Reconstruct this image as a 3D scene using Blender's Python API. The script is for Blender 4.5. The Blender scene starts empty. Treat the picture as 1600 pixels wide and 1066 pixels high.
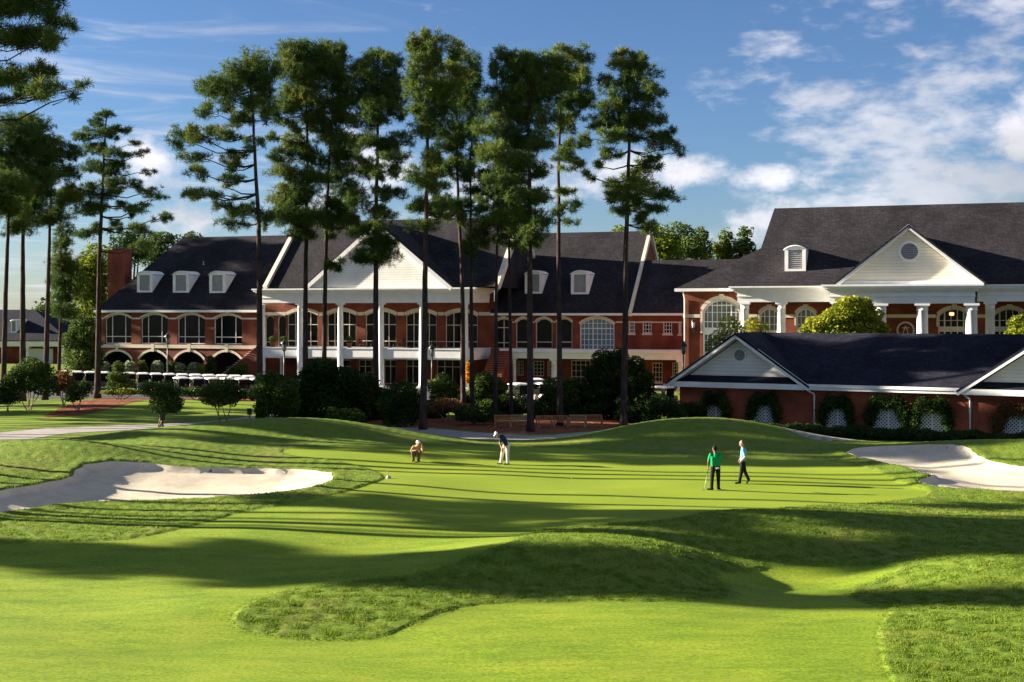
import bpy, math, random
import numpy as np
from mathutils import Vector, Matrix
from mathutils.geometry import tessellate_polygon, delaunay_2d_cdt

rng = np.random.default_rng(11)
random.seed(5)
C = bpy.context.scene.collection
F, CX, HY, CH = 2000.0, 800.0, 490.0, 7.0      # focal length, principal column, horizon row (photo pixels), eye height

# ------------------------------------------------------------------ object helpers
def tag(o, label=None, cat=None, group=None, kind=None):
    if label: o['label'] = label
    if cat: o['category'] = cat
    if group: o['group'] = group
    if kind: o['kind'] = kind
    return o

def empty(name, loc, rz=0.0):
    o = bpy.data.objects.new(name, None)
    C.objects.link(o)
    o.location = loc
    o.rotation_euler = (0, 0, rz)
    o.empty_display_size = 0.3
    return o

def link(name, me, mat=None, parent=None):
    o = bpy.data.objects.new(name, me)
    C.objects.link(o)
    if mat is not None:
        me.materials.append(mat)
    if parent is not None:
        o.parent = parent
    return o

def copy_tree(o, parent=None):
    c = o.copy()
    C.objects.link(c)
    if parent is not None:
        c.parent = parent
    for ch in list(o.children):
        copy_tree(ch, c)
    return c

def np_mesh(name, verts, loops, sizes, smooth=False):
    me = bpy.data.meshes.new(name)
    verts = np.asarray(verts, np.float32)
    loops = np.asarray(loops, np.int32).ravel()
    sizes = np.asarray(sizes, np.int32)
    me.vertices.add(len(verts))
    me.vertices.foreach_set('co', verts.ravel())
    me.loops.add(len(loops))
    me.loops.foreach_set('vertex_index', loops)
    me.polygons.add(len(sizes))
    me.polygons.foreach_set('loop_start', np.concatenate(([0], np.cumsum(sizes)[:-1])).astype(np.int32))
    me.polygons.foreach_set('loop_total', sizes)
    if smooth:
        me.polygons.foreach_set('use_smooth', np.ones(len(sizes), bool))
    me.update(calc_edges=True)
    return me

class MB:
    """collects boxes, prisms, tubes and polygons; build() links them as ONE mesh object"""
    def __init__(self):
        self.v, self.f, self.s = [], [], []
    def poly(self, pts, smooth=False):
        b = len(self.v)
        self.v += [tuple(p) for p in pts]
        self.f.append(tuple(range(b, b + len(pts))))
        self.s.append(smooth)
    def faces(self, pts, faces, smooth=False):
        b = len(self.v)
        self.v += [tuple(p) for p in pts]
        for f in faces:
            self.f.append(tuple(b + i for i in f))
            self.s.append(smooth)
    def box(self, x0, x1, y0, y1, z0, z1):
        p = [(x0,y0,z0),(x1,y0,z0),(x1,y1,z0),(x0,y1,z0),(x0,y0,z1),(x1,y0,z1),(x1,y1,z1),(x0,y1,z1)]
        self.faces(p, [(3,2,1,0),(4,5,6,7),(0,1,5,4),(1,2,6,5),(2,3,7,6),(3,0,4,7)])
    def obox(self, c, ax, ay, az):
        """box from a centre and three half-axis vectors"""
        c, ax, ay, az = map(Vector, (c, ax, ay, az))
        p = [c+sx*ax+sy*ay+sz*az for sz in (-1,1) for (sx,sy) in ((-1,-1),(1,-1),(1,1),(-1,1))]
        self.faces(p, [(3,2,1,0),(4,5,6,7),(0,1,5,4),(1,2,6,5),(2,3,7,6),(3,0,4,7)])
    def bar(self, a, b, w, h, up=(0,0,1)):
        a, b = Vector(a), Vector(b)
        d = (b-a)
        L = d.length
        if L < 1e-6: return
        d.normalize()
        s = d.cross(Vector(up))
        if s.length < 1e-4: s = d.cross(Vector((1,0,0)))
        s.normalize()
        n = s.cross(d)
        self.obox((a+b)/2, d*L/2, s*w/2, n*h/2)
    def tube(self, pts, rad, n=8, smooth=True, caps=True):
        pts = [Vector(p) for p in pts]
        b = len(self.v)
        m = len(pts)
        prev = None
        for i, p in enumerate(pts):
            t = (pts[min(i+1,m-1)] - pts[max(i-1,0)])
            if t.length < 1e-9: t = Vector((0,0,1))
            t.normalize()
            if prev is None:
                s = t.cross(Vector((0,1,0)))
                if s.length < 0.1: s = t.cross(Vector((1,0,0)))
            else:
                s = prev - t*prev.dot(t)
            s.normalize(); prev = s
            q = t.cross(s)
            r = rad[i] if hasattr(rad,'__len__') else rad
            for k in range(n):
                a = 2*math.pi*k/n
                self.v.append(tuple(p + s*(r*math.cos(a)) + q*(r*math.sin(a))))
        for i in range(m-1):
            for k in range(n):
                k2 = (k+1) % n
                self.f.append((b+i*n+k, b+i*n+k2, b+(i+1)*n+k2, b+(i+1)*n+k)); self.s.append(smooth)
        if caps:
            self.f.append(tuple(b+k for k in reversed(range(n)))); self.s.append(False)
            self.f.append(tuple(b+(m-1)*n+k for k in range(n))); self.s.append(False)
    def lathe(self, c, prof, n=14, smooth=True):
        """prof: list of (radius, z) from bottom to top"""
        c = Vector(c)
        self.tube([c+Vector((0,0,z)) for r,z in prof], [max(r,1e-4) for r,z in prof], n, smooth)
    def ball(self, c, r, n=10, m=7):
        rx, ry, rz = r if hasattr(r,'__len__') else (r,r,r)
        b = len(self.v)
        cx, cy, cz = c
        for i in range(1, m):
            th = math.pi*i/m
            for k in range(n):
                a = 2*math.pi*k/n
                self.v.append((cx+rx*math.sin(th)*math.cos(a), cy+ry*math.sin(th)*math.sin(a), cz-rz*math.cos(th)))
        self.v.append((cx,cy,cz-rz)); self.v.append((cx,cy,cz+rz))
        lo, hi = len(self.v)-2, len(self.v)-1
        for i in range(m-2):
            for k in range(n):
                k2=(k+1)%n
                self.f.append((b+i*n+k,b+i*n+k2,b+(i+1)*n+k2,b+(i+1)*n+k)); self.s.append(True)
        for k in range(n):
            k2=(k+1)%n
            self.f.append((lo,b+k2,b+k)); self.s.append(True)
            self.f.append((hi,b+(m-2)*n+k,b+(m-2)*n+k2)); self.s.append(True)
    def prism(self, pts, y0, y1):
        """closed polygon of (x,z), counter-clockwise seen from -y, extruded from y0 (front) to y1"""
        n = len(pts)
        tri = tessellate_polygon([[Vector((x,z,0)) for x,z in pts]])
        a = [(x,y0,z) for x,z in pts]; c = [(x,y1,z) for x,z in pts]
        self.faces(a+c, [tuple(t) for t in tri] + [tuple(n+i for i in reversed(t)) for t in tri]
                   + [(i, n+i, n+(i+1)%n, (i+1)%n) for i in range(n)])
    def slab(self, pts, nrm, t):
        """polygon pts (3-D, planar) thickened by t against nrm"""
        n = len(pts)
        nv = Vector(nrm).normalized()
        a = [Vector(p) for p in pts]; b = [p - nv*t for p in a]
        self.faces(a+b, [tuple(range(n)), tuple(n+i for i in reversed(range(n)))] + [(i, n+i, n+(i+1)%n, (i+1)%n) for i in range(n)])
    def build(self, name, mat, parent=None):
        me = bpy.data.meshes.new(name)
        me.from_pydata(self.v, [], self.f)
        me.polygons.foreach_set('use_smooth', self.s)
        import bmesh
        bm = bmesh.new(); bm.from_mesh(me)
        bmesh.ops.recalc_face_normals(bm, faces=bm.faces)
        bm.to_mesh(me); bm.free()
        me.update()
        return link(name, me, mat, parent)

# ------------------------------------------------------------------ materials
def new_mat(name):
    m = bpy.data.materials.new(name)
    m.use_nodes = True
    nt = m.node_tree
    nt.nodes.clear()
    out = nt.nodes.new('ShaderNodeOutputMaterial')
    bs = nt.nodes.new('ShaderNodeBsdfPrincipled')
    nt.links.new(bs.outputs[0], out.inputs[0])
    return m, nt, bs, out

def N(nt, t, **kw):
    n = nt.nodes.new(t)
    for k, v in kw.items():
        if k.startswith('i_'):
            key = k[2:]
            key = int(key) if key.isdigit() else key.replace('_', ' ')
            n.inputs[key].default_value = v
        else:
            setattr(n, k, v)
    return n

def ramp(nt, stops, interp='LINEAR'):
    r = nt.nodes.new('ShaderNodeValToRGB')
    cr = r.color_ramp
    cr.interpolation = interp
    while len(cr.elements) < len(stops): cr.elements.new(0.5)
    for e, (p, c) in zip(cr.elements, stops):
        e.position = p
        e.color = (c[0], c[1], c[2], 1) if hasattr(c,'__len__') else (c,c,c,1)
    return r

def noise_mat(name, stops, scale=3.0, rough=0.8, spec=0.3, detail=6, stretch=(1,1,1), bump=0.0, bscale=None, coord='Object', metallic=0):
    m, nt, bs, out = new_mat(name)
    tc = N(nt, 'ShaderNodeTexCoord')
    mp = N(nt, 'ShaderNodeMapping'); mp.inputs['Scale'].default_value = stretch
    nt.links.new(tc.outputs[coord], mp.inputs[0])
    nz = N(nt, 'ShaderNodeTexNoise'); nz.inputs['Scale'].default_value = scale; nz.inputs['Detail'].default_value = detail
    nt.links.new(mp.outputs[0], nz.inputs['Vector'])
    r = ramp(nt, stops)
    nt.links.new(nz.outputs['Fac'], r.inputs[0])
    nt.links.new(r.outputs[0], bs.inputs['Base Color'])
    bs.inputs['Roughness'].default_value = rough
    bs.inputs['Specular IOR Level'].default_value = spec
    bs.inputs['Metallic'].default_value = metallic
    if bump:
        n2 = N(nt, 'ShaderNodeTexNoise'); n2.inputs['Scale'].default_value = bscale or scale*4; n2.inputs['Detail'].default_value = 4
        nt.links.new(mp.outputs[0], n2.inputs['Vector'])
        b = N(nt, 'ShaderNodeBump'); b.inputs['Strength'].default_value = bump; b.inputs['Distance'].default_value = 0.05
        nt.links.new(n2.outputs['Fac'], b.inputs['Height'])
        nt.links.new(b.outputs[0], bs.inputs['Normal'])
    return m

def brick_mat(name, c1, c2, mortar, w=0.23, h=0.076, rough=0.85):
    """courses laid in the wall's own x / z"""
    m, nt, bs, out = new_mat(name)
    tc = N(nt, 'ShaderNodeTexCoord')
    sp = N(nt, 'ShaderNodeSeparateXYZ'); nt.links.new(tc.outputs['Object'], sp.inputs[0])
    ad = N(nt, 'ShaderNodeMath', operation='ADD'); nt.links.new(sp.outputs[0], ad.inputs[0]); nt.links.new(sp.outputs[1], ad.inputs[1])
    cb = N(nt, 'ShaderNodeCombineXYZ'); nt.links.new(ad.outputs[0], cb.inputs[0]); nt.links.new(sp.outputs[2], cb.inputs[1])
    br = N(nt, 'ShaderNodeTexBrick')
    br.inputs['Color1'].default_value = (*c1,1); br.inputs['Color2'].default_value = (*c2,1); br.inputs['Mortar'].default_value = (*mortar,1)
    br.inputs['Scale'].default_value = 1.0; br.inputs['Brick Width'].default_value = w; br.inputs['Row Height'].default_value = h
    br.inputs['Mortar Size'].default_value = 0.008; br.inputs['Bias'].default_value = 0.0
    nt.links.new(cb.outputs[0], br.inputs['Vector'])
    nz = N(nt, 'ShaderNodeTexNoise'); nz.inputs['Scale'].default_value = 0.5; nz.inputs['Detail'].default_value = 8
    nt.links.new(tc.outputs['Object'], nz.inputs['Vector'])
    r = ramp(nt, [(0.3, 0.5), (0.7, 1.4)])
    nt.links.new(nz.outputs['Fac'], r.inputs[0])
    mx = N(nt, 'ShaderNodeMix', data_type='RGBA', blend_type='MULTIPLY'); mx.inputs[0].default_value = 1
    nt.links.new(br.outputs['Color'], mx.inputs[6]); nt.links.new(r.outputs[0], mx.inputs[7])
    nt.links.new(mx.outputs[2], bs.inputs['Base Color'])
    bs.inputs['Roughness'].default_value = rough
    bs.inputs['Specular IOR Level'].default_value = 0.25
    b = N(nt, 'ShaderNodeBump'); b.inputs['Strength'].default_value = 0.4; b.inputs['Distance'].default_value = 0.01
    nt.links.new(br.outputs['Fac'], b.inputs['Height']); b.invert = True
    nt.links.new(b.outputs[0], bs.inputs['Normal'])
    return m

def shingle_mat(name, c1, c2, gap):
    m, nt, bs, out = new_mat(name)
    tc = N(nt, 'ShaderNodeTexCoord')
    sp = N(nt, 'ShaderNodeSeparateXYZ'); nt.links.new(tc.outputs['Object'], sp.inputs[0])
    cb = N(nt, 'ShaderNodeCombineXYZ')
    ad = N(nt, 'ShaderNodeMath', operation='ADD'); nt.links.new(sp.outputs[0], ad.inputs[0]); nt.links.new(sp.outputs[1], ad.inputs[1])
    nt.links.new(ad.outputs[0], cb.inputs[0]); nt.links.new(sp.outputs[2], cb.inputs[1])
    br = N(nt, 'ShaderNodeTexBrick')
    br.inputs['Color1'].default_value = (*c1,1); br.inputs['Color2'].default_value = (*c2,1); br.inputs['Mortar'].default_value = (*gap,1)
    br.inputs['Scale'].default_value = 1.0; br.inputs['Brick Width'].default_value = 0.35; br.inputs['Row Height'].default_value = 0.14
    br.inputs['Mortar Size'].default_value = 0.012
    nt.links.new(cb.outputs[0], br.inputs['Vector'])
    nz = N(nt, 'ShaderNodeTexNoise'); nz.inputs['Scale'].default_value = 0.22; nz.inputs['Detail'].default_value = 7; nz.inputs['Roughness'].default_value=0.7
    mp = N(nt, 'ShaderNodeMapping'); mp.inputs['Scale'].default_value = (1.6,1.6,0.35)
    nt.links.new(tc.outputs['Object'], mp.inputs[0]); nt.links.new(mp.outputs[0], nz.inputs['Vector'])
    r = ramp(nt, [(0.3, 0.5), (0.72, 1.55)])
    nt.links.new(nz.outputs['Fac'], r.inputs[0])
    n3 = N(nt, 'ShaderNodeTexNoise'); n3.inputs['Scale'].default_value = 4.0; n3.inputs['Detail'].default_value = 5
    nt.links.new(tc.outputs['Object'], n3.inputs['Vector'])
    r3 = ramp(nt, [(0.3, 0.65), (0.7, 1.3)]); nt.links.new(n3.outputs['Fac'], r3.inputs[0])
    mx = N(nt, 'ShaderNodeMix', data_type='RGBA', blend_type='MULTIPLY'); mx.inputs[0].default_value = 1
    nt.links.new(br.outputs['Color'], mx.inputs[6]); nt.links.new(r.outputs[0], mx.inputs[7])
    m2 = N(nt, 'ShaderNodeMix', data_type='RGBA', blend_type='MULTIPLY'); m2.inputs[0].default_value = 1
    nt.links.new(mx.outputs[2], m2.inputs[6]); nt.links.new(r3.outputs[0], m2.inputs[7])
    nt.links.new(m2.outputs[2], bs.inputs['Base Color'])
    bs.inputs['Roughness'].default_value = 0.9
    bs.inputs['Specular IOR Level'].default_value = 0.12
    b = N(nt, 'ShaderNodeBump'); b.inputs['Strength'].default_value = 0.5; b.inputs['Distance'].default_value = 0.02
    nt.links.new(n3.outputs['Fac'], b.inputs['Height'])
    nt.links.new(b.outputs[0], bs.inputs['Normal'])
    return m

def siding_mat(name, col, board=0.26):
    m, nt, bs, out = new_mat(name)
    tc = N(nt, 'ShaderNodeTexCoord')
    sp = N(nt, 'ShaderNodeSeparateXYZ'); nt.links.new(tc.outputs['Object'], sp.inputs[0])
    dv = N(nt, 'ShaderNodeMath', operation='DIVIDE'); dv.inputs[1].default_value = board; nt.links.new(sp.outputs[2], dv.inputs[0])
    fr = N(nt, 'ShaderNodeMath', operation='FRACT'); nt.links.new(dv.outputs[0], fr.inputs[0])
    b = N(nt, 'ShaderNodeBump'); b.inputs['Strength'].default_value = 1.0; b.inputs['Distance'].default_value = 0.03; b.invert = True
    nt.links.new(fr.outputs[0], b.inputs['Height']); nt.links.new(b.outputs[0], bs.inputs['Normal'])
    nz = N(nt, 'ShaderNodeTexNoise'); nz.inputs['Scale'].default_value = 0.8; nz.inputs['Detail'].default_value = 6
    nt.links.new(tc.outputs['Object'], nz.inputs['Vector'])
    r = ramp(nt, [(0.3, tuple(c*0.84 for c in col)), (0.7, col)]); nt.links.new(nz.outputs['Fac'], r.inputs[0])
    g = ramp(nt, [(0.0, 0.84), (0.14, 0.84), (0.22, 1.0)]); nt.links.new(fr.outputs[0], g.inputs[0])   # shadow line at each board's lower edge, painted into the siding colour
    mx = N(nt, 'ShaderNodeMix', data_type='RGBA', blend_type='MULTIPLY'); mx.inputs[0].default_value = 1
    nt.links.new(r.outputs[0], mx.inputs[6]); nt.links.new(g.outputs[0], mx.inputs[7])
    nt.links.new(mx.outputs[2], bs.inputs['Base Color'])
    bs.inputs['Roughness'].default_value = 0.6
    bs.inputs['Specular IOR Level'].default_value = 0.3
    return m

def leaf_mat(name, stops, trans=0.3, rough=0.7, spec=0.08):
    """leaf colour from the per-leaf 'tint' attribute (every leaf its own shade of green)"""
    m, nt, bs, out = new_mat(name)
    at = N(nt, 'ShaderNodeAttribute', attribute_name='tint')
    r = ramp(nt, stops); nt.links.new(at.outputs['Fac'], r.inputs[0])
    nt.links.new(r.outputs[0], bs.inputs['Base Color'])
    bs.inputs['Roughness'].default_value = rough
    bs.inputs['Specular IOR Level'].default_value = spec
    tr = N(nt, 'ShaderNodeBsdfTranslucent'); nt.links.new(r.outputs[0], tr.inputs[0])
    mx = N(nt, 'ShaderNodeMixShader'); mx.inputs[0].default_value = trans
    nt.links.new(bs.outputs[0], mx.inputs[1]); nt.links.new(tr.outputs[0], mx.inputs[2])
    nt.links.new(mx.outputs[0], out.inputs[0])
    return m

M = {}
M['brick'] = brick_mat('brick', (0.225,0.046,0.020), (0.148,0.029,0.014), (0.15,0.068,0.042))
M['brick_low'] = brick_mat('brick_low', (0.29,0.060,0.025), (0.20,0.040,0.018), (0.20,0.092,0.055))
M['shingle'] = shingle_mat('shingle', (0.030,0.026,0.028), (0.019,0.017,0.021), (0.010,0.009,0.012))
M['shingle_blue'] = shingle_mat('shingle_blue', (0.020,0.020,0.031), (0.013,0.013,0.023), (0.008,0.008,0.014))
M['white'] = noise_mat('white_paint', [(0.3,(0.70,0.69,0.66)),(0.7,(0.80,0.79,0.76))], 1.2, 0.55, 0.3)
M['cream'] = noise_mat('cream_stone', [(0.3,(0.56,0.49,0.38)),(0.7,(0.68,0.60,0.48))], 1.5, 0.8, 0.2)
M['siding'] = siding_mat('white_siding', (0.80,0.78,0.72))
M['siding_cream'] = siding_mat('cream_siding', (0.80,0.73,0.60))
M['louvre'] = noise_mat('louvre_grey', [(0.3,(0.30,0.30,0.31)),(0.7,(0.38,0.38,0.38))], 2, 0.6)
M['vent_dark'] = noise_mat('vent_dark', [(0.3,(0.12,0.12,0.13)),(0.7,(0.17,0.17,0.18))], 2, 0.7)
M['glass'] = noise_mat('dark_glass', [(0.3,(0.004,0.005,0.006)),(0.7,(0.012,0.013,0.014))], 0.35, 0.10, 0.12)
M['glass_pale'] = noise_mat('pale_glass', [(0.35,(0.05,0.07,0.065)),(0.65,(0.17,0.20,0.17))], 0.5, 0.08, 0.5)
M['glass_teal'] = noise_mat('teal_glass', [(0.35,(0.06,0.14,0.17)),(0.65,(0.12,0.24,0.28))], 0.6, 0.1, 0.5)
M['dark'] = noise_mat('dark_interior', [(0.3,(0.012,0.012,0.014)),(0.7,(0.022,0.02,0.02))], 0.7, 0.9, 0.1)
M['black_metal'] = noise_mat('black_metal', [(0.3,(0.012,0.012,0.013)),(0.7,(0.022,0.022,0.022))], 5, 0.45, 0.4)
M['bark'] = noise_mat('pine_bark', [(0.28,(0.018,0.014,0.014)),(0.5,(0.045,0.031,0.028)),(0.75,(0.10,0.064,0.048))], 2.2, 0.95, 0.1, 8, (2.2,2.2,0.5), 1.0, 5)
M['grey_bark'] = noise_mat('smooth_bark', [(0.3,(0.17,0.12,0.09)),(0.7,(0.36,0.28,0.22))], 4, 0.85, 0.15, 5, (1,1,0.4), 0.4)
M['path'] = noise_mat('cart_path', [(0.3,(0.25,0.22,0.21)),(0.7,(0.34,0.31,0.29))], 1.1, 0.9, 0.15, 8, (1,1,1), 0.2, 20)
M['straw'] = noise_mat('pine_straw', [(0.3,(0.085,0.028,0.014)),(0.5,(0.19,0.062,0.028)),(0.7,(0.30,0.12,0.055))], 2.0, 0.95, 0.1, 9, (1,1,1), 0.9, 14)
M['tarmac'] = noise_mat('parking_tarmac', [(0.3,(0.045,0.045,0.047)),(0.7,(0.07,0.068,0.066))], 1.0, 0.9, 0.15, 8)
M['terracotta'] = noise_mat('terracotta', [(0.3,(0.30,0.11,0.05)),(0.7,(0.38,0.15,0.07))], 6, 0.8)
M['wood'] = noise_mat('bench_wood', [(0.3,(0.24,0.09,0.035)),(0.7,(0.42,0.18,0.07))], 3, 0.6, 0.3, 6, (1,1,6))
M['wood_pale'] = noise_mat('pale_bench_wood', [(0.3,(0.30,0.18,0.08)),(0.7,(0.44,0.28,0.14))], 3, 0.6, 0.3, 6, (1,1,6))
M['cart_white'] = noise_mat('cart_white', [(0.3,(0.72,0.70,0.66)),(0.7,(0.80,0.79,0.76))], 1.5, 0.4, 0.45)
M['cart_body'] = noise_mat('cart_body', [(0.3,(0.035,0.04,0.05)),(0.7,(0.05,0.055,0.065))], 1.5, 0.3, 0.5)
M['cart_cream'] = noise_mat('cart_cream', [(0.3,(0.50,0.46,0.38)),(0.7,(0.58,0.54,0.46))], 1.5, 0.35, 0.5)
M['seat_vinyl'] = noise_mat('seat_vinyl', [(0.3,(0.20,0.17,0.13)),(0.7,(0.28,0.24,0.18))], 4, 0.6)
M['rubber'] = noise_mat('rubber', [(0.3,(0.012,0.012,0.012)),(0.7,(0.02,0.02,0.02))], 6, 0.8)
M['steel'] = noise_mat('brushed_steel', [(0.3,(0.45,0.45,0.46)),(0.7,(0.6,0.6,0.6))], 8, 0.5, 0.5, metallic=0.6)

def cloth(name, c, rough=0.85):
    return noise_mat(name, [(0.3, tuple(x*0.85 for x in c)), (0.7, c)], 14, rough, 0.15, 4, (1,1,1), 0.3, 25)
M['skin_light'] = noise_mat('skin_light', [(0.3,(0.50,0.27,0.18)),(0.7,(0.56,0.32,0.22))], 9, 0.55, 0.3)
M['skin_tan'] = noise_mat('skin_tan', [(0.3,(0.40,0.20,0.12)),(0.7,(0.46,0.24,0.15))], 9, 0.55, 0.3)
M['skin_dark'] = noise_mat('skin_dark', [(0.3,(0.13,0.055,0.032)),(0.7,(0.17,0.075,0.045))], 9, 0.5, 0.35)
M['shirt_green'] = cloth('shirt_green', (0.008,0.27,0.085))
M['shirt_blue'] = cloth('shirt_blue', (0.16,0.42,0.72))
M['shirt_navy'] = cloth('shirt_navy', (0.022,0.025,0.042))
M['shirt_tan'] = cloth('shirt_tan', (0.38,0.25,0.09))
M['trouser_black'] = cloth('trouser_black', (0.012,0.012,0.014))
M['trouser_beige'] = cloth('trouser_beige', (0.60,0.53,0.43))
M['trouser_khaki'] = cloth('trouser_khaki', (0.16,0.12,0.07))
M['cap_white'] = cloth('cap_white', (0.80,0.80,0.80))
M['hair_grey'] = cloth('hair_grey', (0.17,0.105,0.055))
M['hair_dark'] = cloth('hair_dark', (0.015,0.012,0.010))
M['pine'] = leaf_mat('pine_needles', [(0.0,(0.022,0.050,0.020)),(0.45,(0.066,0.112,0.026)),(0.8,(0.160,0.190,0.036)),(0.985,(0.26,0.24,0.05)),(1.0,(0.40,0.17,0.04))], 0.25, 0.75, 0.08)
M['leaf_dark'] = leaf_mat('leaf_dark', [(0.0,(0.012,0.026,0.008)),(0.6,(0.033,0.060,0.014)),(1.0,(0.085,0.130,0.028))], 0.18, 0.75, 0.06)
M['leaf_mid'] = leaf_mat('leaf_mid', [(0.0,(0.035,0.06,0.014)),(0.6,(0.075,0.115,0.022)),(1.0,(0.14,0.18,0.04))], 0.3)
M['leaf_lime'] = leaf_mat('leaf_lime', [(0.0,(0.10,0.14,0.012)),(0.6,(0.23,0.26,0.022)),(1.0,(0.42,0.36,0.035))], 0.35)
M['leaf_grey'] = leaf_mat('leaf_grey', [(0.0,(0.12,0.15,0.08)),(0.6,(0.22,0.26,0.14)),(1.0,(0.34,0.36,0.24))], 0.25)
M['leaf_rust'] = leaf_mat('leaf_rust', [(0.0,(0.10,0.045,0.018)),(0.6,(0.17,0.085,0.03)),(1.0,(0.24,0.14,0.05))], 0.3)
M['leaf_orange'] = leaf_mat('leaf_orange', [(0.0,(0.45,0.16,0.012)),(0.6,(0.62,0.27,0.02)),(1.0,(0.70,0.42,0.05))], 0.35)
# ------------------------------------------------------------------ terrain
_ky = np.array([-60,20,26,33,37,39.5,42.5,47,56,62,67,73,80,90,2000.0])
_kz = np.array([-.5,-.45,-.42,-.40,-.40,-.28,-.02,-.02,0,.10,.06,-.35,-.92,-1.0,-1.0])
_ty = np.arange(-60, 420, 0.25)
_tz = np.interp(_ty, _ky, _kz)
for _ in range(3):
    _tz = np.convolve(np.pad(_tz, 6, mode='edge'), np.ones(13)/13, mode='valid')
# x, y, height, size along x, size along y, turn (deg)
MOUNDS = [(-10.8,71,1.30,4.6,3.0,0), (-18.0,67,.80,4.8,2.6,8), (-21.5,59.5,0.95,4.4,2.2,-12), (-16.0,62.5,.30,2.6,1.4,-20),
          (-23.0,52.5,.50,3.2,3.4,0), (-8.6,62.5,.34,3.6,2.6,0), (-6.5,49.5,.22,3.0,3.5,0),
          (10.2,70,1.42,4.5,3.2,-4), (24.5,62.0,.62,5.5,3.0,-6), (34,58,.6,6,4,0), (17.5,55.5,.22,2.6,1.6,-15),
          (1.9,37.9,.60,2.6,1.9,-8), (4.2,36.6,.34,1.4,1.5,0), (-2.2,36.2,.28,2.6,1.5,10), (-5.4,32.2,.20,2.6,1.2,8),
          (8.6,36.6,-.50,3.0,2.3,0), (14.0,36.2,.58,2.6,1.6,-5), (13.0,30.5,.18,3.2,2.4,0), (8.0,42.6,.30,4.0,1.5,-4),
          (-14,45.0,-.12,6,2.0,0), (-30,110,.5,9,5,0), (24,87,-.60,9,5,-20)]
def H0(x, y):
    x = np.asarray(x, float); y = np.asarray(y, float)
    z = np.interp(y, _ty, _tz)
    for (mx, my, h, sx, sy, a) in MOUNDS:
        c, s = math.cos(math.radians(a)), math.sin(math.radians(a))
        dx, dy = x-mx, y-my
        u, v = dx*c+dy*s, -dx*s+dy*c
        z = z + h*np.exp(-0.5*(np.abs(u/sx)**2.2 + np.abs(v/sy)**2.2))
    near = np.clip((120-y)/40, 0, 1)
    z = z + near*(0.05*np.sin(x*.31+y*.17+1.3)*np.sin(y*.27-x*.11) + 0.025*np.sin(x*.83+2)*np.sin(y*.71+x*.3))
    return z

_D = np.arange(16, 260, 0.04)
def on_ground(px, py, fn=None):
    """the point of the ground a ray through this spot of the photograph meets"""
    fn = fn or H0
    x = (px-CX)/F*_D
    f = CH-(py-HY)/F*_D - fn(x, _D)
    i = int(np.argmax(f < 0)) if (f < 0).any() else len(f)-1
    return np.array([x[i], _D[i]])

def smooth_closed(pts, n=10):
    """Catmull-Rom through a closed ring"""
    p = np.asarray(pts, float); m = len(p); out = []
    for i in range(m):
        a,b,c,d = p[(i-1)%m],p[i],p[(i+1)%m],p[(i+2)%m]
        for t in np.arange(n)/n:
            out.append(0.5*((2*b)+(-a+c)*t+(2*a-5*b+4*c-d)*t*t+(-a+3*b-3*c+d)*t**3))
    return np.array(out)

def sdf(poly, x, y):
    """signed distance to a closed ring, negative inside"""
    shp = np.shape(x); x = np.ravel(x); y = np.ravel(y)
    d2 = np.full(x.shape, 1e18); inside = np.zeros(x.shape, bool)
    x0,y0 = poly.min(0)-6; x1,y1 = poly.max(0)+6
    k = (x>x0)&(x<x1)&(y>y0)&(y<y1)
    X, Y = x[k], y[k]
    dd = np.full(X.shape, 1e18); ins = np.zeros(X.shape, bool)
    n = len(poly)
    for i in range(n):
        a = poly[i]; b = poly[(i+1)%n]; e = b-a
        t = np.clip(((X-a[0])*e[0]+(Y-a[1])*e[1])/(e@e+1e-12),0,1)
        dd = np.minimum(dd, (X-a[0]-t*e[0])**2+(Y-a[1]-t*e[1])**2)
        c = (a[1]>Y)!=(b[1]>Y)
        with np.errstate(divide='ignore', invalid='ignore'):
            ins ^= c & (X < (b[0]-a[0])*(Y-a[1])/(b[1]-a[1]+1e-15)+a[0])
    d2[k] = dd; inside[k] = ins
    r = np.sqrt(d2); r[inside] *= -1
    r = np.clip(r, -50, 50)
    return r.reshape(shp)

def HB(x, y): return np.interp(y, _ty, _tz) + 0*np.asarray(x)
def ring(px, n=8, wob=0.0, seed=0, flat=False):
    w = smooth_closed([on_ground(*p, HB if flat else None) for p in px], n)
    if wob:
        r = np.random.default_rng(seed)
        t = np.linspace(0, 2*np.pi, len(w), endpoint=False)
        o = sum(r.normal()*np.cos(k*t+r.uniform(0,6.3))/math.sqrt(k) for k in range(6, 40))
        nx = np.gradient(w[:,1]); ny = -np.gradient(w[:,0]); L = np.hypot(nx,ny)+1e-9
        w = w + (wob*o/4)[:,None]*np.stack([nx/L, ny/L],1)
    return w

BUNKER_L = ring([(-60,782),(0,770),(60,760),(108,749),(122,735),(150,727),(220,725),(300,733),(420,735),(490,738),(518,745),(514,755),(470,768),(400,775),(300,782),(150,787),(60,796),(0,805),(-60,818)], 10, 0.20, 1)
BUNKER_R = ring([(1325,708),(1345,702),(1400,699),(1480,697),(1510,702),(1525,712),(1545,722),(1580,730),(1625,735),(1690,748),(1680,775),(1600,772),(1540,768),(1480,765),(1436,755),(1456,746),(1436,739),(1380,725),(1340,716)], 10, 0.16, 2)
BUNKERS = [BUNKER_L, BUNKER_R]
def smst(t): t = np.clip(t,0,1); return t*t*(3-2*t)
def H(x, y):
    z = H0(x, y)
    for i, B in enumerate(BUNKERS):
        s = sdf(B, x, y)
        z = z - 0.16*smst(-s/0.22) - (0.30 if i == 0 else .22)*smst(-s/2.6)
        z = z + 0.07*np.exp(-((s-0.25)/0.45)**2)*(s>-.05)
    return z

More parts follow.
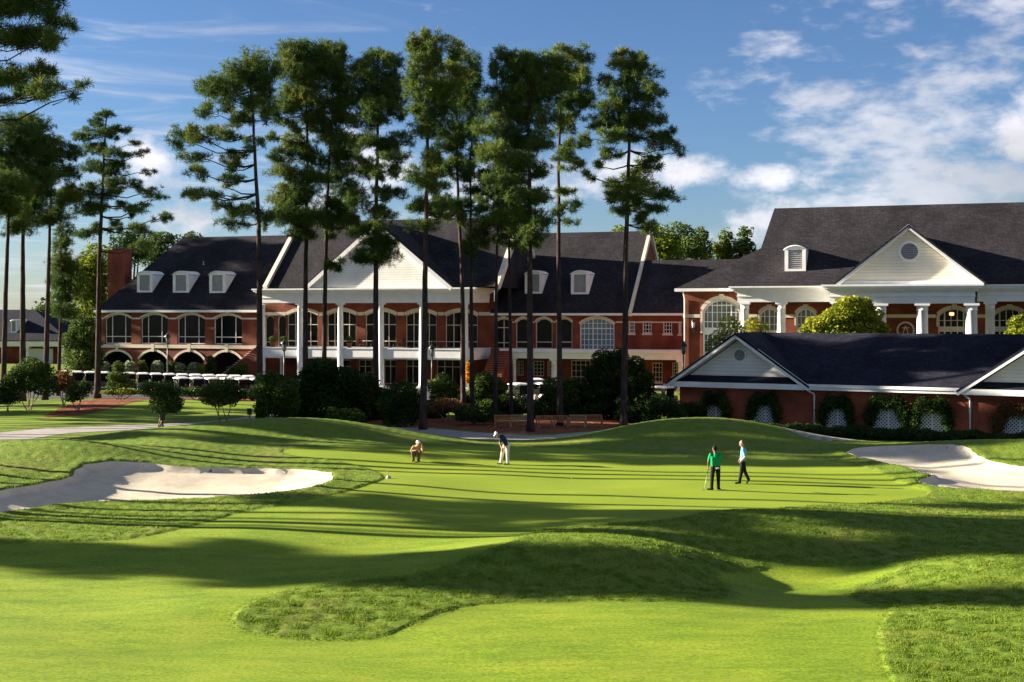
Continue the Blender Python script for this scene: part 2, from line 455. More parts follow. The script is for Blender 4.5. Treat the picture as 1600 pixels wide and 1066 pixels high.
# mown grass: the green with its collar, the fairway in front, the hollow
GREEN = ring([(445,703),(520,698),(640,697),(760,698),(860,700),(980,708),(1100,716),(1220,718),(1310,722),(1400,752),(1450,770),(1400,782),(1250,792),(1080,806),(960,818),(860,826),(740,820),(640,806),(560,790),(520,778),(560,762),(600,748),(580,734),(510,718),(455,712)], 8, .05, 3)
FAIRWAY = ring([(-200,852),(0,850),(150,846),(230,838),(300,822),(380,800),(470,784),(560,770),(660,780),(780,800),(850,822),(830,834),(800,846),(740,868),(660,895),(560,908),(470,920),(400,938),(366,962),(372,984),(430,997),(500,1001),(580,999),(625,986),(665,966),(720,949),(790,943),(900,940),(1020,940),(1130,938),(1150,925),(1120,905),(1125,895),(1200,888),(1290,884),(1390,884),(1400,892),(1345,915),(1330,930),(1360,945),(1390,955),(1372,985),(1380,1040),(1390,1100),(1300,1400),(-300,1400)], 8, .05, 4)
LAWN = ring([(-300,650),(0,640),(120,632),(260,628),(420,628),(420,642),(330,652),(200,655),(0,668),(-300,690)], 6, .2, 5, flat=True)
PATH_L = ring([(-300,690),(-60,683),(0,676),(80,670),(160,667),(260,663),(340,658),(400,651),(470,647),(560,646),(560,651),(470,655),(410,661),(345,668),(270,672),(170,675),(90,680),(0,690),(-60,700),(-300,715)], 6, flat=True)
PATH_C = ring([(560,664),(640,668),(720,674),(800,680),(860,681),(920,676),(980,668),(1060,664),(1150,676),(1230,686),(1290,690),(1335,690),(1335,697),(1260,700),(1150,690),(1060,674),(980,680),(930,688),(860,692),(780,692),(700,686),(620,676),(560,670)], 6, flat=True)
STRAW_A = ring([(70,652),(110,638),(150,625),(200,617),(300,617),(430,620),(485,627),(470,637),(400,634),(330,633),(235,634),(200,639),(140,648)], 6, .25, 7, flat=True)
STRAW_B = ring([(225,676),(240,668),(300,664),(350,660),(420,655),(560,652),(700,655),(860,655),(1000,655),(1100,660),(1080,664),(985,667),(920,674),(860,679),(800,678),(720,672),(640,666),(560,663),(480,666),(400,670),(320,674)], 6, .15, 8, flat=True)
def mown_sd(x, y):
    return np.minimum(np.minimum(sdf(GREEN, x, y), sdf(FAIRWAY, x, y)), sdf(LAWN, x, y))

def grass_material():
    m, nt, bs, out = new_mat('turf')
    tc = N(nt,'ShaderNodeTexCoord')
    L = nt.links.new
    def noise(scale, detail=5, rough=0.55, vec=None, dist=0.0):
        n = N(nt,'ShaderNodeTexNoise'); n.inputs['Scale'].default_value=scale; n.inputs['Detail'].default_value=detail
        n.inputs['Roughness'].default_value=rough; n.inputs['Distortion'].default_value=dist
        L((vec or tc.outputs['Object']), n.inputs['Vector']); return n.outputs['Fac']
    def mixc(f, a, b, mode='MIX'):
        x = N(nt,'ShaderNodeMix', data_type='RGBA', blend_type=mode)
        if hasattr(f,'is_linked') or not isinstance(f,(int,float)): L(f, x.inputs[0])
        else: x.inputs[0].default_value = f
        L(a, x.inputs[6]); L(b, x.inputs[7]); return x.outputs[2]
    def R(fac, stops):
        r = ramp(nt, stops); L(fac, r.inputs[0]); return r.outputs[0]
    at = N(nt,'ShaderNodeAttribute', attribute_name='mown_sd')
    ag = N(nt,'ShaderNodeAttribute', attribute_name='green_sd')
    mp = N(nt,'ShaderNodeMapping'); mp.inputs['Scale'].default_value=(0.5,1.6,1)
    L(tc.outputs['Object'], mp.inputs[0])
    # mown turf
    fair = R(noise(0.9, 8, .65, mp.outputs[0]), [(0.28,(0.100,0.166,0.010)),(0.5,(0.156,0.226,0.014)),(0.75,(0.232,0.276,0.022))])
    fine = R(noise(11, 8, .78), [(0.3,0.48),(0.7,1.5)])
    fair = mixc(1.0, fair, fine, 'MULTIPLY')
    worn = R(noise(0.22, 7, .65, None, .6), [(0.50,0.0),(0.75,0.6)])
    wornc = N(nt,'ShaderNodeRGB'); wornc.outputs[0].default_value=(0.205,0.238,0.026,1)
    fair = mixc(worn, fair, wornc.outputs[0])
    green = R(noise(0.35, 5, .6, mp.outputs[0]), [(0.3,(0.162,0.232,0.014)),(0.7,(0.216,0.270,0.019))])
    gfine = R(noise(22, 4, .6), [(0.3,0.9),(0.7,1.08)])
    green = mixc(1.0, green, gfine, 'MULTIPLY')
    # rough: deeper green with straw coloured patches
    ro = R(noise(1.4, 9, .7, None, .4), [(0.25,(0.070,0.128,0.012)),(0.5,(0.118,0.178,0.016)),(0.72,(0.178,0.212,0.024))])
    rfine = R(noise(9, 8, .75), [(0.28,0.5),(0.72,1.4)])
    ro = mixc(1.0, ro, rfine, 'MULTIPLY')
    pf = noise(0.32, 6, .6)
    pr = R(pf, [(0.52,0.0),(0.72,0.6)])
    dry = N(nt,'ShaderNodeRGB'); dry.outputs[0].default_value=(0.205,0.185,0.045,1)
    ro = mixc(pr, ro, dry.outputs[0])
    edge = N(nt,'ShaderNodeMapRange'); edge.inputs[1].default_value=-0.13; edge.inputs[2].default_value=0.12
    wob = N(nt,'ShaderNodeMath', operation='MULTIPLY_ADD'); wob.inputs[1].default_value=.6; wob.inputs[2].default_value=-0.3
    L(noise(3.0,4), wob.inputs[0])
    ad = N(nt,'ShaderNodeMath', operation='ADD'); L(at.outputs['Fac'], ad.inputs[0]); L(wob.outputs[0], ad.inputs[1])
    L(ad.outputs[0], edge.inputs[0])
    ge = N(nt,'ShaderNodeMapRange'); ge.inputs[1].default_value=-0.1; ge.inputs[2].default_value=0.1
    L(ag.outputs['Fac'], ge.inputs[0])
    mown = mixc(ge.outputs[0], green, fair)
    col = mixc(edge.outputs[0], mown, ro)
    L(col, bs.inputs['Base Color'])
    bs.inputs['Roughness'].default_value=0.85
    bs.inputs['Specular IOR Level'].default_value=0.12
    bs.inputs['Sheen Weight'].default_value=0.0
    b1 = N(nt,'ShaderNodeBump'); b1.inputs['Distance'].default_value=0.05
    st = N(nt,'ShaderNodeMapRange'); st.inputs[3].default_value=0.10; st.inputs[4].default_value=1.0
    L(edge.outputs[0], st.inputs[0]); L(st.outputs[0], b1.inputs['Strength'])
    L(noise(7.5, 9, .72), b1.inputs['Height'])
    b2 = N(nt,'ShaderNodeBump'); b2.inputs['Distance'].default_value=0.018; b2.inputs['Strength'].default_value=.45
    L(noise(26, 5, .65), b2.inputs['Height']); L(b1.outputs[0], b2.inputs['Normal'])
    L(b2.outputs[0], bs.inputs['Normal'])
    return m

_wr = np.random.default_rng(99)
_WA = [(_wr.uniform(0, 2*np.pi), _wr.uniform(4.5, 17), _wr.uniform(0, 6.3)) for _ in range(22)]
def lumps(x, y):
    """irregular tufting: many waves of random heading and length"""
    return sum(np.sin(k*(x*math.cos(a)+y*math.sin(a))+p) for a, k, p in _WA)/3.3

def build_ground():
    s = np.concatenate([np.linspace(-4,-.46,50,endpoint=False), np.linspace(-.46,.46,760), np.linspace(.46,4,50)[1:]])
    d = np.concatenate([np.linspace(3,18,16,endpoint=False), 1/np.linspace(1/18.,1/125.,640), np.geomspace(127,1500,50)])
    S, Dd = np.meshgrid(s, d)
    X, Y = S*np.maximum(Dd, 14), Dd
    Z = H(X, Y)
    sd = mown_sd(X, Y)
    # the long grass stands a hand above the mown turf, with lumps
    k = np.clip(1-(Dd-60)/40, 0, 1)
    t = smst((sd+.02)/0.14)
    for Bk in BUNKERS:
        t = t*smst(sdf(Bk, X, Y)/0.15)
    lump = lumps(X, Y)
    Z = Z + k*t*(0.045 + 0.009*lump)
    nr, nc = X.shape
    for Bk in BUNKERS:
        Z = Z - .16*smst((-sdf(Bk, X, Y)-.12)/.35)        # the soil under the sand
    V = np.stack([X,Y,Z],-1).reshape(-1,3)
    idx = np.arange(nr*nc).reshape(nr,nc)
    q = np.stack([idx[:-1,:-1],idx[:-1,1:],idx[1:,1:],idx[1:,:-1]],-1).reshape(-1,4)
    me = np_mesh('ground', V, q, np.full(len(q),4), True)
    a = me.attributes.new('mown_sd','FLOAT','POINT'); a.data.foreach_set('value', sd.ravel().astype(np.float32))
    a = me.attributes.new('green_sd','FLOAT','POINT'); a.data.foreach_set('value', sdf(GREEN,X,Y).ravel().astype(np.float32))
    o = link('ground', me, grass_material())
    tag(o, kind='structure')
build_ground()

def resample(poly, step):
    out = []
    n = len(poly)
    for i in range(n):
        a, b = poly[i], poly[(i+1)%n]
        k = max(1, int(np.hypot(*(b-a))/step))
        for j in range(k): out.append(a+(b-a)*j/k)
    return np.array(out)

def sheet(name, poly, mat, step, zf):
    """a sheet laid on the ground inside a closed ring"""
    rim = resample(poly, step)
    # drop near-duplicate points
    keep = [0]
    for i in range(1, len(rim)):
        if np.hypot(*(rim[i]-rim[keep[-1]])) > step*.4: keep.append(i)
    rim = rim[keep]
    x0,y0 = poly.min(0); x1,y1 = poly.max(0)
    gx, gy = np.meshgrid(np.arange(x0,x1,step), np.arange(y0,y1,step))
    gx = gx + (np.arange(gx.shape[0])%2)[:,None]*step/2
    k = sdf(rim, gx, gy) < -step*.5
    pts = np.concatenate([rim, np.stack([gx[k],gy[k]],1)])
    e = [(i,(i+1)%len(rim)) for i in range(len(rim))]
    vs, es, fs, *_ = delaunay_2d_cdt([Vector(p) for p in pts], e, [], 1, 1e-5)
    vv = np.array([(v.x,v.y) for v in vs])
    z = zf(vv[:,0], vv[:,1])
    me = np_mesh(name, np.column_stack([vv,z]), np.array([i for f in fs for i in f]), np.array([len(f) for f in fs]), True)
    # faces up
    if me.polygons[0].normal.z < 0: me.flip_normals()
    return tag(link(name, me, mat), kind='structure')

def sand_material():
    m, nt, bs, out = new_mat('bunker_sand')
    tc = N(nt,'ShaderNodeTexCoord'); L = nt.links.new
    n1 = N(nt,'ShaderNodeTexNoise'); n1.inputs['Scale'].default_value=1.2; n1.inputs['Detail'].default_value=9; n1.inputs['Roughness'].default_value=.7
    L(tc.outputs['Object'], n1.inputs['Vector'])
    r = ramp(nt,[(0.3,(0.46,0.39,0.285)),(0.55,(0.58,0.505,0.385)),(0.8,(0.65,0.58,0.45))]); L(n1.outputs['Fac'], r.inputs[0]); L(r.outputs[0], bs.inputs['Base Color'])
    bs.inputs['Roughness'].default_value=.95; bs.inputs['Specular IOR Level'].default_value=.1
    mp = N(nt,'ShaderNodeMapping'); mp.inputs['Rotation'].default_value=(0,0,.5); mp.inputs['Scale'].default_value=(1,5,1)
    L(tc.outputs['Object'], mp.inputs[0])
    n2 = N(nt,'ShaderNodeTexNoise'); n2.inputs['Scale'].default_value=3.0; n2.inputs['Detail'].default_value=7; n2.inputs['Roughness'].default_value=.7
    L(mp.outputs[0], n2.inputs['Vector'])
    b = N(nt,'ShaderNodeBump'); b.inputs['Strength'].default_value=.9; b.inputs['Distance'].default_value=.05
    L(n2.outputs['Fac'], b.inputs['Height']); L(b.outputs[0], bs.inputs['Normal'])
    return m
M['sand'] = sand_material()
for i, B in enumerate(BUNKERS):
    def zf(x, y, B=B):
        s = sdf(B, x, y)
        return H(x, y) + np.where(s > -0.02, 0.03, 0.03) + 0.02*np.sin(x*2.1+y)*np.sin(y*1.7)*(s<-.5)
    sheet('sand_bunker', B, M['sand'], 0.22, zf)
sheet('cart_path', PATH_L, M['path'], 0.6, lambda x,y: H(x,y)+.035)
sheet('cart_path', PATH_C, M['path'], 0.6, lambda x,y: H(x,y)+.04)
sheet('pine_straw', STRAW_A, M['straw'], 0.8, lambda x,y: H(x,y)+.02)
sheet('pine_straw', STRAW_B, M['straw'], 0.8, lambda x,y: H(x,y)+.024)
# tarmac where the carts park
sheet('parking_area', np.array([(-62.,122),(-20.,118.5),(0,117),(10,110),(17,106),(18,116),(0,128),(-14,140),(-62,152)]), M['tarmac'], 2.0, lambda x,y: H(x,y)+.03)

def build_rough_grass():
    """long grass blades of the rough, one object"""
    n = 900000
    s = rng.uniform(-.45,.45,n); d = 1/rng.uniform(1/66.,1/25., n)
    x, y = s*d, d
    sd = mown_sd(x, y)
    sb = np.minimum(sdf(BUNKER_L,x,y), sdf(BUNKER_R,x,y))
    clump = np.clip(.6*lumps(x*.8+7, y*.8), -1, 1)
    k = (sd + rng.normal(0,.12,n) > 0.0) & (sb > 0.03) & (rng.random(n) < (0.55+0.28*clump)*np.clip((62-d)/18,0,1))
    x, y, d, clump, sd = x[k], y[k], d[k], clump[k], sd[k]
    n = len(x)
    z = H(x, y) + 0.03
    h = rng.uniform(.025,.062,n)*(1+.45*clump)*np.clip(.45+sd/.5,0.45,1)
    w = np.clip(d*0.00045, .012, .03)*rng.uniform(.7,1.3,n)
    a = rng.uniform(0,2*np.pi,n); b = rng.uniform(0,2*np.pi,n); lean = rng.uniform(.2,1.0,n)*h
    base = np.stack([x,y,z],1); side = np.stack([np.cos(a)*w,np.sin(a)*w,np.zeros(n)],1)
    tip = base+np.stack([np.cos(b)*lean,np.sin(b)*lean,h],1)
    V = np.stack([base-side,base+side,tip],1).reshape(-1,3)
    me = np_mesh('rough_grass', V, np.arange(3*n), np.full(n,3))
    t = np.repeat(np.clip(rng.normal(.45,.2,n)+.12*clump,0,1),3).astype(np.float32)
    at = me.attributes.new('tint','FLOAT','POINT'); at.data.foreach_set('value', t)
    mat = leaf_mat('rough_blades', [(0,(0.075,0.150,0.012)),(.5,(0.132,0.212,0.017)),(.8,(0.195,0.238,0.028)),(1,(0.30,0.265,0.08))], .35, .7, .1)
    tag(link('rough_grass', me, mat), kind='stuff')
build_rough_grass()
# ------------------------------------------------------------------ buildings
class Frame:
    """a building's own axes: u along the front (its right end nearer), v into the building, z up"""
    def __init__(self, px, d, deg):
        self.o = np.array([(px-CX)/F*d, d]); self.t = math.radians(deg)
        self.u = np.array([math.cos(self.t), -math.sin(self.t)]); self.v = np.array([math.sin(self.t), math.cos(self.t)])
    def uz(self, px, py, v):
        """where the line of sight through a spot of the photograph meets the vertical plane at depth v"""
        k = (px-CX)/F
        p = self.o + v*self.v           # x = k*y on the ray
        u = (k*p[1]-p[0])/(self.u[0]-k*self.u[1])
        y = p[1]+u*self.u[1]
        return u, CH-(py-HY)/F*y
    def U(self, px, v): return self.uz(px, HY, v)[0]
    def Z(self, px, py, v): return self.uz(px, py, v)[1]
    def on_roof(self, px, py, v0, z0, pitch):
        """meets the sloped plane z = z0 + pitch*(v-v0)"""
        lo, hi = -20.0, 60.0
        f = lambda v: self.uz(px, py, v)[1] - (z0+pitch*(v-v0))
        for _ in range(60):
            m = (lo+hi)/2
            if f(m) > 0: lo = m
            else: hi = m
        v = (lo+hi)/2; u, z = self.uz(px, py, v)
        return (u, v, z)
    def world(self, u, v): return self.o+u*self.u+v*self.v
    def root(self, name, z=0.0):
        return empty(name, (self.o[0], self.o[1], z), -self.t)

def arc_top(u0, u1, z1, rise, n=12):
    """points of an arched head from (u1,z1-rise) over the crown to (u0,z1-rise)"""
    if rise <= 0: return [(u1,z1),(u0,z1)]
    w = (u1-u0)/2; r = (w*w+rise*rise)/(2*rise); c = (u0+u1)/2; zc = z1-r
    a0 = math.asin(min(1,w/r))
    return [(c+r*math.sin(a0-2*a0*i/n), zc+r*math.cos(a0-2*a0*i/n)) for i in range(n+1)]

def hole(u0,u1,z0,z1,rise=0): return [(u0,z0),(u1,z0)]+arc_top(u0,u1,z1,rise)

def wall(parent, name, mat, v, outline, holes, depth=0.22):
    """a front wall at depth v with real openings and their reveals"""
    mb = MB()
    polys = [[Vector((p[0],p[1],0)) for p in outline]]+[[Vector((p[0],p[1],0)) for p in h] for h in holes]
    flat = [p for q in polys for p in q]
    mb.faces([(p.x, v, p.y) for p in flat], [tuple(t) for t in tessellate_polygon(polys)])
    for h in holes:
        n = len(h)
        for i in range(n):
            a, b = h[i], h[(i+1)%n]
            mb.poly([(a[0],v,a[1]),(b[0],v,b[1]),(b[0],v+depth,b[1]),(a[0],v+depth,a[1])])
    return mb.build(name, mat, parent)

def arch_height(u, u0, u1, z1, rise):
    if rise <= 0: return z1
    w=(u1-u0)/2; r=(w*w+rise*rise)/(2*rise); c=(u0+u1)/2
    return z1-r+math.sqrt(max(0,r*r-(u-c)**2))

def window(parent, v, u0,u1,z0,z1, rise=0, xs=(), zs=(), fw=0.09, bw=0.055, glass='glass', frame='white', thick=(), depth=0.22, spandrel=None, name='window'):
    """frame with its bars, and the pane as its sub-part; xs / zs are fractions of width / height"""
    mb = MB()
    vf = v+depth-0.09
    pts = hole(u0,u1,z0,z1,rise)
    c = np.mean(pts,0)
    n = len(pts)
    inner = []
    for (a,b) in pts:
        inner.append((min(max(a,u0+fw),u1-fw), None, a, b))
    def zin(u): return arch_height(u,u0,u1,z1,rise)-fw
    inn = hole(u0+fw,u1-fw,z0+fw,z1-fw,max(0,rise-fw*.3))
    m2 = len(inn)
    for i in range(n):
        j=(i+1)%n
        a,b,c2,d = pts[i],pts[j],inn[j],inn[i]
        mb.faces([(a[0],vf,a[1]),(b[0],vf,b[1]),(c2[0],vf,c2[1]),(d[0],vf,d[1]),(d[0],vf+.08,d[1]),(c2[0],vf+.08,c2[1])],[(0,1,2,3),(3,2,5,4)])
    for f in xs:
        u = u0+(u1-u0)*f; w = bw*(1.9 if f in thick else 1)
        mb.box(u-w/2,u+w/2,vf+.012,vf+.07,z0+fw*.9,zin(u)+.02)
    for f in zs:
        z = z0+(z1-z0)*f; w = bw*(1.9 if f in thick else 1)
        # keep the bar inside the arch
        uu0,uu1 = u0+fw*.9,u1-fw*.9
        while arch_height(uu0,u0,u1,z1,rise)-fw < z and uu0 < (u0+u1)/2: uu0 += .05; uu1 -= .05
        mb.box(uu0,uu1,vf+.018,vf+.066,z-w/2,z+w/2)
    if spandrel:
        za,zb = z0+(z1-z0)*spandrel[0], z0+(z1-z0)*spandrel[1]
        mb.box(u0+fw*.9,u1-fw*.9,vf+.004,vf+.06,za,zb)
    o = mb.build(name, M[frame], parent)
    g = MB()
    g.poly([(p[0],vf+.075,p[1]) for p in pts])
    g.build('pane', M[glass], o)
    return o

def arch_trim(mb, v, u0,u1,z1,rise,w,proud,key=0.0,legs=0.0):
    """a stone hood over an opening, with a keystone"""
    a = arc_top(u0,u1,z1,rise,14); b = arc_top(u0-w*.55,u1+w*.55,z1+w,rise+w*.15,14)
    n=len(a)
    for i in range(n-1):
        p=[(a[i][0],a[i][1]),(b[i][0],b[i][1]),(b[i+1][0],b[i+1][1]),(a[i+1][0],a[i+1][1])]
        mb.faces([(q[0],v-proud,q[1]) for q in p]+[(q[0],v+.02,q[1]) for q in p],[(0,1,2,3),(0,3,7,4),(1,5,6,2)]+([(0,4,5,1)] if i==0 else [])+([(3,2,6,7)] if i==n-2 else []))
    if key:
        c=(u0+u1)/2
        mb.prism([(c-.16,z1-.04),(c+.16,z1-.04),(c+.24,z1+key),(c-.24,z1+key)],v-proud-.05,v+.02)
    if legs:
        mb.box(u0-w*.55,u0-.01,v-proud,v+.02,z1-rise-legs,z1-rise+.02)
        mb.box(u1+.01,u1+w*.55,v-proud,v+.02,z1-rise-legs,z1-rise+.02)

def dormer(parent, fr, px0, px1, pyt, pyb, v0, z0, pitch, roofmat):
    """louvred roof dormer with an arched top, standing out of a roof plane"""
    a = fr.on_roof(px0, pyb, v0, z0, pitch)
    vf = a[1]
    u0, zb = a[0], a[2]
    u1 = fr.U(px1, vf); zt = fr.Z((px0+px1)/2, pyt, vf)
    w = u1-u0; zs = zt-w*.20                      # springing of the little arch
    arch = arc_top(u0,u1,zt,zt-zs,10)
    face = [(u0,zb-.1),(u1,zb-.1)]+arch
    mb = MB()
    fw = w*.17
    ho = [(u0+fw,zb+.22),(u1-fw,zb+.22),(u1-fw,zs-.02),(u0+fw,zs-.02)]
    polys=[[Vector((p[0],p[1],0)) for p in face],[Vector((p[0],p[1],0)) for p in ho]]
    flat=[p for q in polys for p in q]
    mb.faces([(p.x,vf,p.y) for p in flat],[tuple(t) for t in tessellate_polygon(polys)])
    for i in range(4):
        p,q=ho[i],ho[(i+1)%4]; mb.poly([(p[0],vf,p[1]),(q[0],vf,q[1]),(q[0],vf+.12,q[1]),(p[0],vf+.12,p[1])])
    vback = lambda z: v0+(z-z0)/pitch
    for u in (u0,u1):
        mb.poly([(u,vf,zb-.1),(u,vback(zs),zs),(u,vf,zs)])
    d = mb.build('dormer', M['white'], parent)
    rf = MB()
    big = arc_top(u0-.10,u1+.10,zt+.06,(zt-zs)+.02,10)
    for i in range(len(big)-1):
        (p0,q0),(p1,q1)=big[i],big[i+1]
        rf.faces([(p0,vf-.12,q0),(p1,vf-.12,q1),(p1,vback(q1)+.3,q1),(p0,vback(q0)+.3,q0),(p0,vf-.12,q0-.09),(p1,vf-.12,q1-.09)],[(0,1,2,3),(0,4,5,1)],True)
    rf.build('dormer_roof', M['white'], d)
    lv = MB()
    h = zs-.02-(zb+.22); n = 9
    for i in range(n):
        z = zb+.22+h*(i+.5)/n
        lv.obox(((u0+u1)/2,vf+.07,z),(w/2-fw-.01,0,0),(0,.05,.03),(0,.006,-.010))
    lv.box(u0+fw+.002,u1-fw-.002,vf+.125,vf+.15,zb+.22,zs-.02)
    lv.build('louvre', M['louvre'], d)
    return d

def column(parent, u, v, z0, z1, r, name='column'):
    mb = MB()
    mb.box(u-r*1.35,u+r*1.35,v-r*1.35,v+r*1.35,z0,z0+.30)
    h = z1-z0
    prof=[(r*1.22,.30),(r*1.25,.38),(r*1.12,.48),(r*1.0,.55),(r*1.0,h*.33),(r*.97,h*.6),(r*.88,h-.62),(r*.97,h-.60),(r*.97,h-.53),(r*.90,h-.50),(r*.92,h-.30),(r*1.15,h-.20)]
    mb.lathe((u,v,z0),prof,18)
    mb.box(u-r*1.22,u+r*1.22,v-r*1.22,v+r*1.22,z1-.20,z1)
    return mb.build(name, M['white'], parent)

def entablature(parent, u0,u1,vf,vb,z0,z1, ends=(True,True), name='entablature', mat='white'):
    """architrave, frieze and a stepped cornice round a porch"""
    mb = MB()
    h = z1-z0
    steps = [(0,0,.34),(.06,.34,.40),(.02,.40,.62),(.16,.62,.70),(.30,.70,.78),(.44,.78,.90),(.54,.90,1.0)]
    for (o,a,b) in steps:
        oo = o*1.25
        mb.box(u0-(oo if ends[0] else 0),u1+(oo if ends[1] else 0),vf-oo,vb,z0+h*a,z0+h*b)
    return mb.build(name, M[mat], parent)

def roof_poly(mb, pts, nrm=None, t=0.16):
    p = [Vector(q) for q in pts]
    n = (p[1]-p[0]).cross(p[2]-p[0])
    if n.z < 0: n = -n
    mb.slab(p, n, t)

def board(mb, a, b, w, h, up=(0,0,1)): mb.bar(a, b, w, h, up)

# ================================================== the clubhouse with the tall portico
fm = Frame(570, 146, 18)
club = fm.root('clubhouse')
tag(club, 'long red brick clubhouse with tall white columned portico and dark shingle roofs behind the pines', 'building')
GZ = -1.05
EZ, PIT = 7.5, .90
EZL = 7.88
U = fm.U; Z = fm.Z
ul, ur = U(158,0), U(1066,0)
uc0, uc1 = U(408,0), U(772,0)
urw = U(985,0)
def band_holes(lst, v):
    out=[]
    for (x0,x1,yt,yb,rise) in lst:
        xm=(x0+x1)/2
        out.append((U(x0,v),U(x1,v),Z(xm,yb,v),Z(xm,yt,v),rise))
    return out
# left wing: four wide arched windows over four shaded arches
W_L = band_holes([(164,205,491,537,.55),(220,262,491,537,.55),(277,320,491.5,537.5,.55),(334,378,492,538,.55)],0)
A_L = band_holes([(161,206,549,640,1.05),(217,262,549,640,1.05),(273,319,549.5,640,1.05),(331,378,550,640,1.05)],0)
A_L = [(a,b,GZ+.02,d,e) for a,b,c,d,e in A_L]
wall(club,'wall',M['brick'],0,[(ul,GZ-.8),(uc0,GZ-.8),(uc0,EZL-.1),(ul,EZL-.1)],[hole(*w) for w in W_L]+[hole(*w) for w in A_L],.3)
for w in W_L: window(club,0,*w,xs=(.25,.75),zs=(.24,),bw=.08,depth=.3,thick=())
tr = MB()
for w in W_L: arch_trim(tr,0,w[0],w[1],w[3],w[4],.22,.06,.30)
for w in A_L: arch_trim(tr,0,w[0],w[1],w[3],w[4],.27,.08,.9)
edges=[ul]+[x for w in W_L for x in (w[0]-.12,w[1]+.12)]+[uc0]
for i in range(0,len(edges),2): tr.box(edges[i],edges[i+1],-.05,.02,W_L[0][3]-.62,W_L[0][3]-.42)
zb = np.mean([w[2] for w in W_L])
tr.box(ul-.05,uc0-.02,-.12,.02,zb-.52,zb-.12)
tr.build('stone_trim', M['cream'], club)
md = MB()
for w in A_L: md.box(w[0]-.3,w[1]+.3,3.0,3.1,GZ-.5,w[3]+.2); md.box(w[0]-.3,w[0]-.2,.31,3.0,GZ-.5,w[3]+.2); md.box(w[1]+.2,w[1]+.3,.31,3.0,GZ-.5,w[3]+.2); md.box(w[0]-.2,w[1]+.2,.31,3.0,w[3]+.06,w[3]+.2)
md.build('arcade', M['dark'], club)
# side and back walls
sw = MB(); DB = 21.0
sw.poly([(ul,0,GZ-.8),(ul,DB,GZ-.8),(ul,DB,EZ),(ul,0,EZ)])
RIDV = 9.9
zr = EZ+PIT*RIDV
sw.poly([(ur,0,GZ-.8),(ur,DB,GZ-.8),(ur,DB,EZ),(ur,0,EZ)])
sw.poly([(ul,DB,GZ-.8),(ur,DB,GZ-.8),(ur,DB,EZ),(ul,DB,EZ)])
for (ue) in (uc0+.1, urw):
    sw.poly([(ue,0,EZ-.3),(ue,2*RIDV,EZ-.3),(ue,2*RIDV,EZ),(ue,RIDV,zr-.15),(ue,0,EZ)])
sw.build('side_wall', M['brick'], club)
# centre block: brick wall with five tall windows, ground floor glazing under the balcony
W_C = band_holes([(449,496.5,486,545,.5),(511,556.5,486,545,.5),(571,619,486,545,.5),(634,682,486.5,545.5,.5),(696,746,487,546,.5)],0)
W_CS = band_holes([(414,428,493,545,.35),(434,447,493,545,.35)],0)
G_C = band_holes([(600,619,562,600,0),(634,655,562,600,0),(682,719,562,603,0),(560,580,562,600,0),(516,548,562,600,0)],0)
wall(club,'wall',M['brick'],-.02,[(uc0,GZ-.8),(uc1,GZ-.8),(uc1,9.4),(uc0,9.4)],[hole(*w) for w in W_C+W_CS+G_C],.25)
for w in W_C: window(club,-.02,*w,xs=(.25,.5,.75),zs=(.20,.64),bw=.085,depth=.25,frame='cream',thick=(.5,))
for w in W_CS: window(club,-.02,*w,xs=(),zs=(.20,),depth=.25,frame='cream')
for k,w in enumerate(G_C): window(club,-.02,*w,xs=((.33,.66) if k==2 else (.5,)),zs=(.72,),bw=.075,depth=.25,frame='cream', name='door' if k==2 else 'window')
tc_ = MB()
zspr = W_C[0][3]-.5
prev = uc0
for w in W_C:
    arch_trim(tc_,-.02,w[0],w[1],w[3],w[4],.38,.07)
    tc_.box(prev,w[0]-.2,-.09,0,zspr-.02,zspr+.36); prev = w[1]+.2
tc_.box(prev,uc1,-.09,0,zspr-.02,zspr+.36)
tc_.build('stone_trim', M['cream'], club)
# balcony and portico
VP = -5.6
ub0, ub1 = U(404,VP+.2), U(741,VP+.2)
bz1 = Z(580,544,VP); bz0 = Z(580,558.5,VP)
bal = MB()
bal.box(ub0,ub1,VP-.05,-.04,bz0,bz1-.10); bal.box(ub0-.08,ub1+.08,VP-.13,-.04,bz1-.10,bz1)
bal.box(ub0+.05,ub1-.05,VP+.05,-.04,bz0-.18,bz0-.002)
bal.build('balcony', M['white'], club)
ez0, ez1 = Z(570,473,VP), Z(570,450.5,VP)
entablature(club, U(408,VP), U(738,VP), VP-.3, -.03, ez0, ez1)
for px in (411,469,532,595.5,659.5,727): column(club, U(px,VP+.1), VP+.1, GZ-.1, ez0, .33 if px>420 else .28)
for px in (440,): column(club, U(px,-1.2), -1.2, GZ-.1, bz0-.18, .2)
# pediment
pu0, pu1 = U(483,VP), U(708,VP)
pax, paz = fm.uz(595,351,VP)
pb = ez1+.02
pd = MB(); pd.prism([(pu0,pb),(pu1,pb),((pu0+pu1)/2,paz)],VP-.52,VP-.30)
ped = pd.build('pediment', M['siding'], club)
rk = MB(); um=(pu0+pu1)/2
for (a,s) in ((pu0,-1),(pu1,1)):
    d = Vector((um-a,0,paz-pb)); n = Vector((-d.z,0,d.x)).normalized()
    if n.z<0: n=-n
    rk.obox(Vector(((a+um)/2,VP-.66,(pb+paz)/2))-n*.05, d/2*1.04, (0,.32,0), n*.21)
rk.build('rake_board', M['white'], ped)
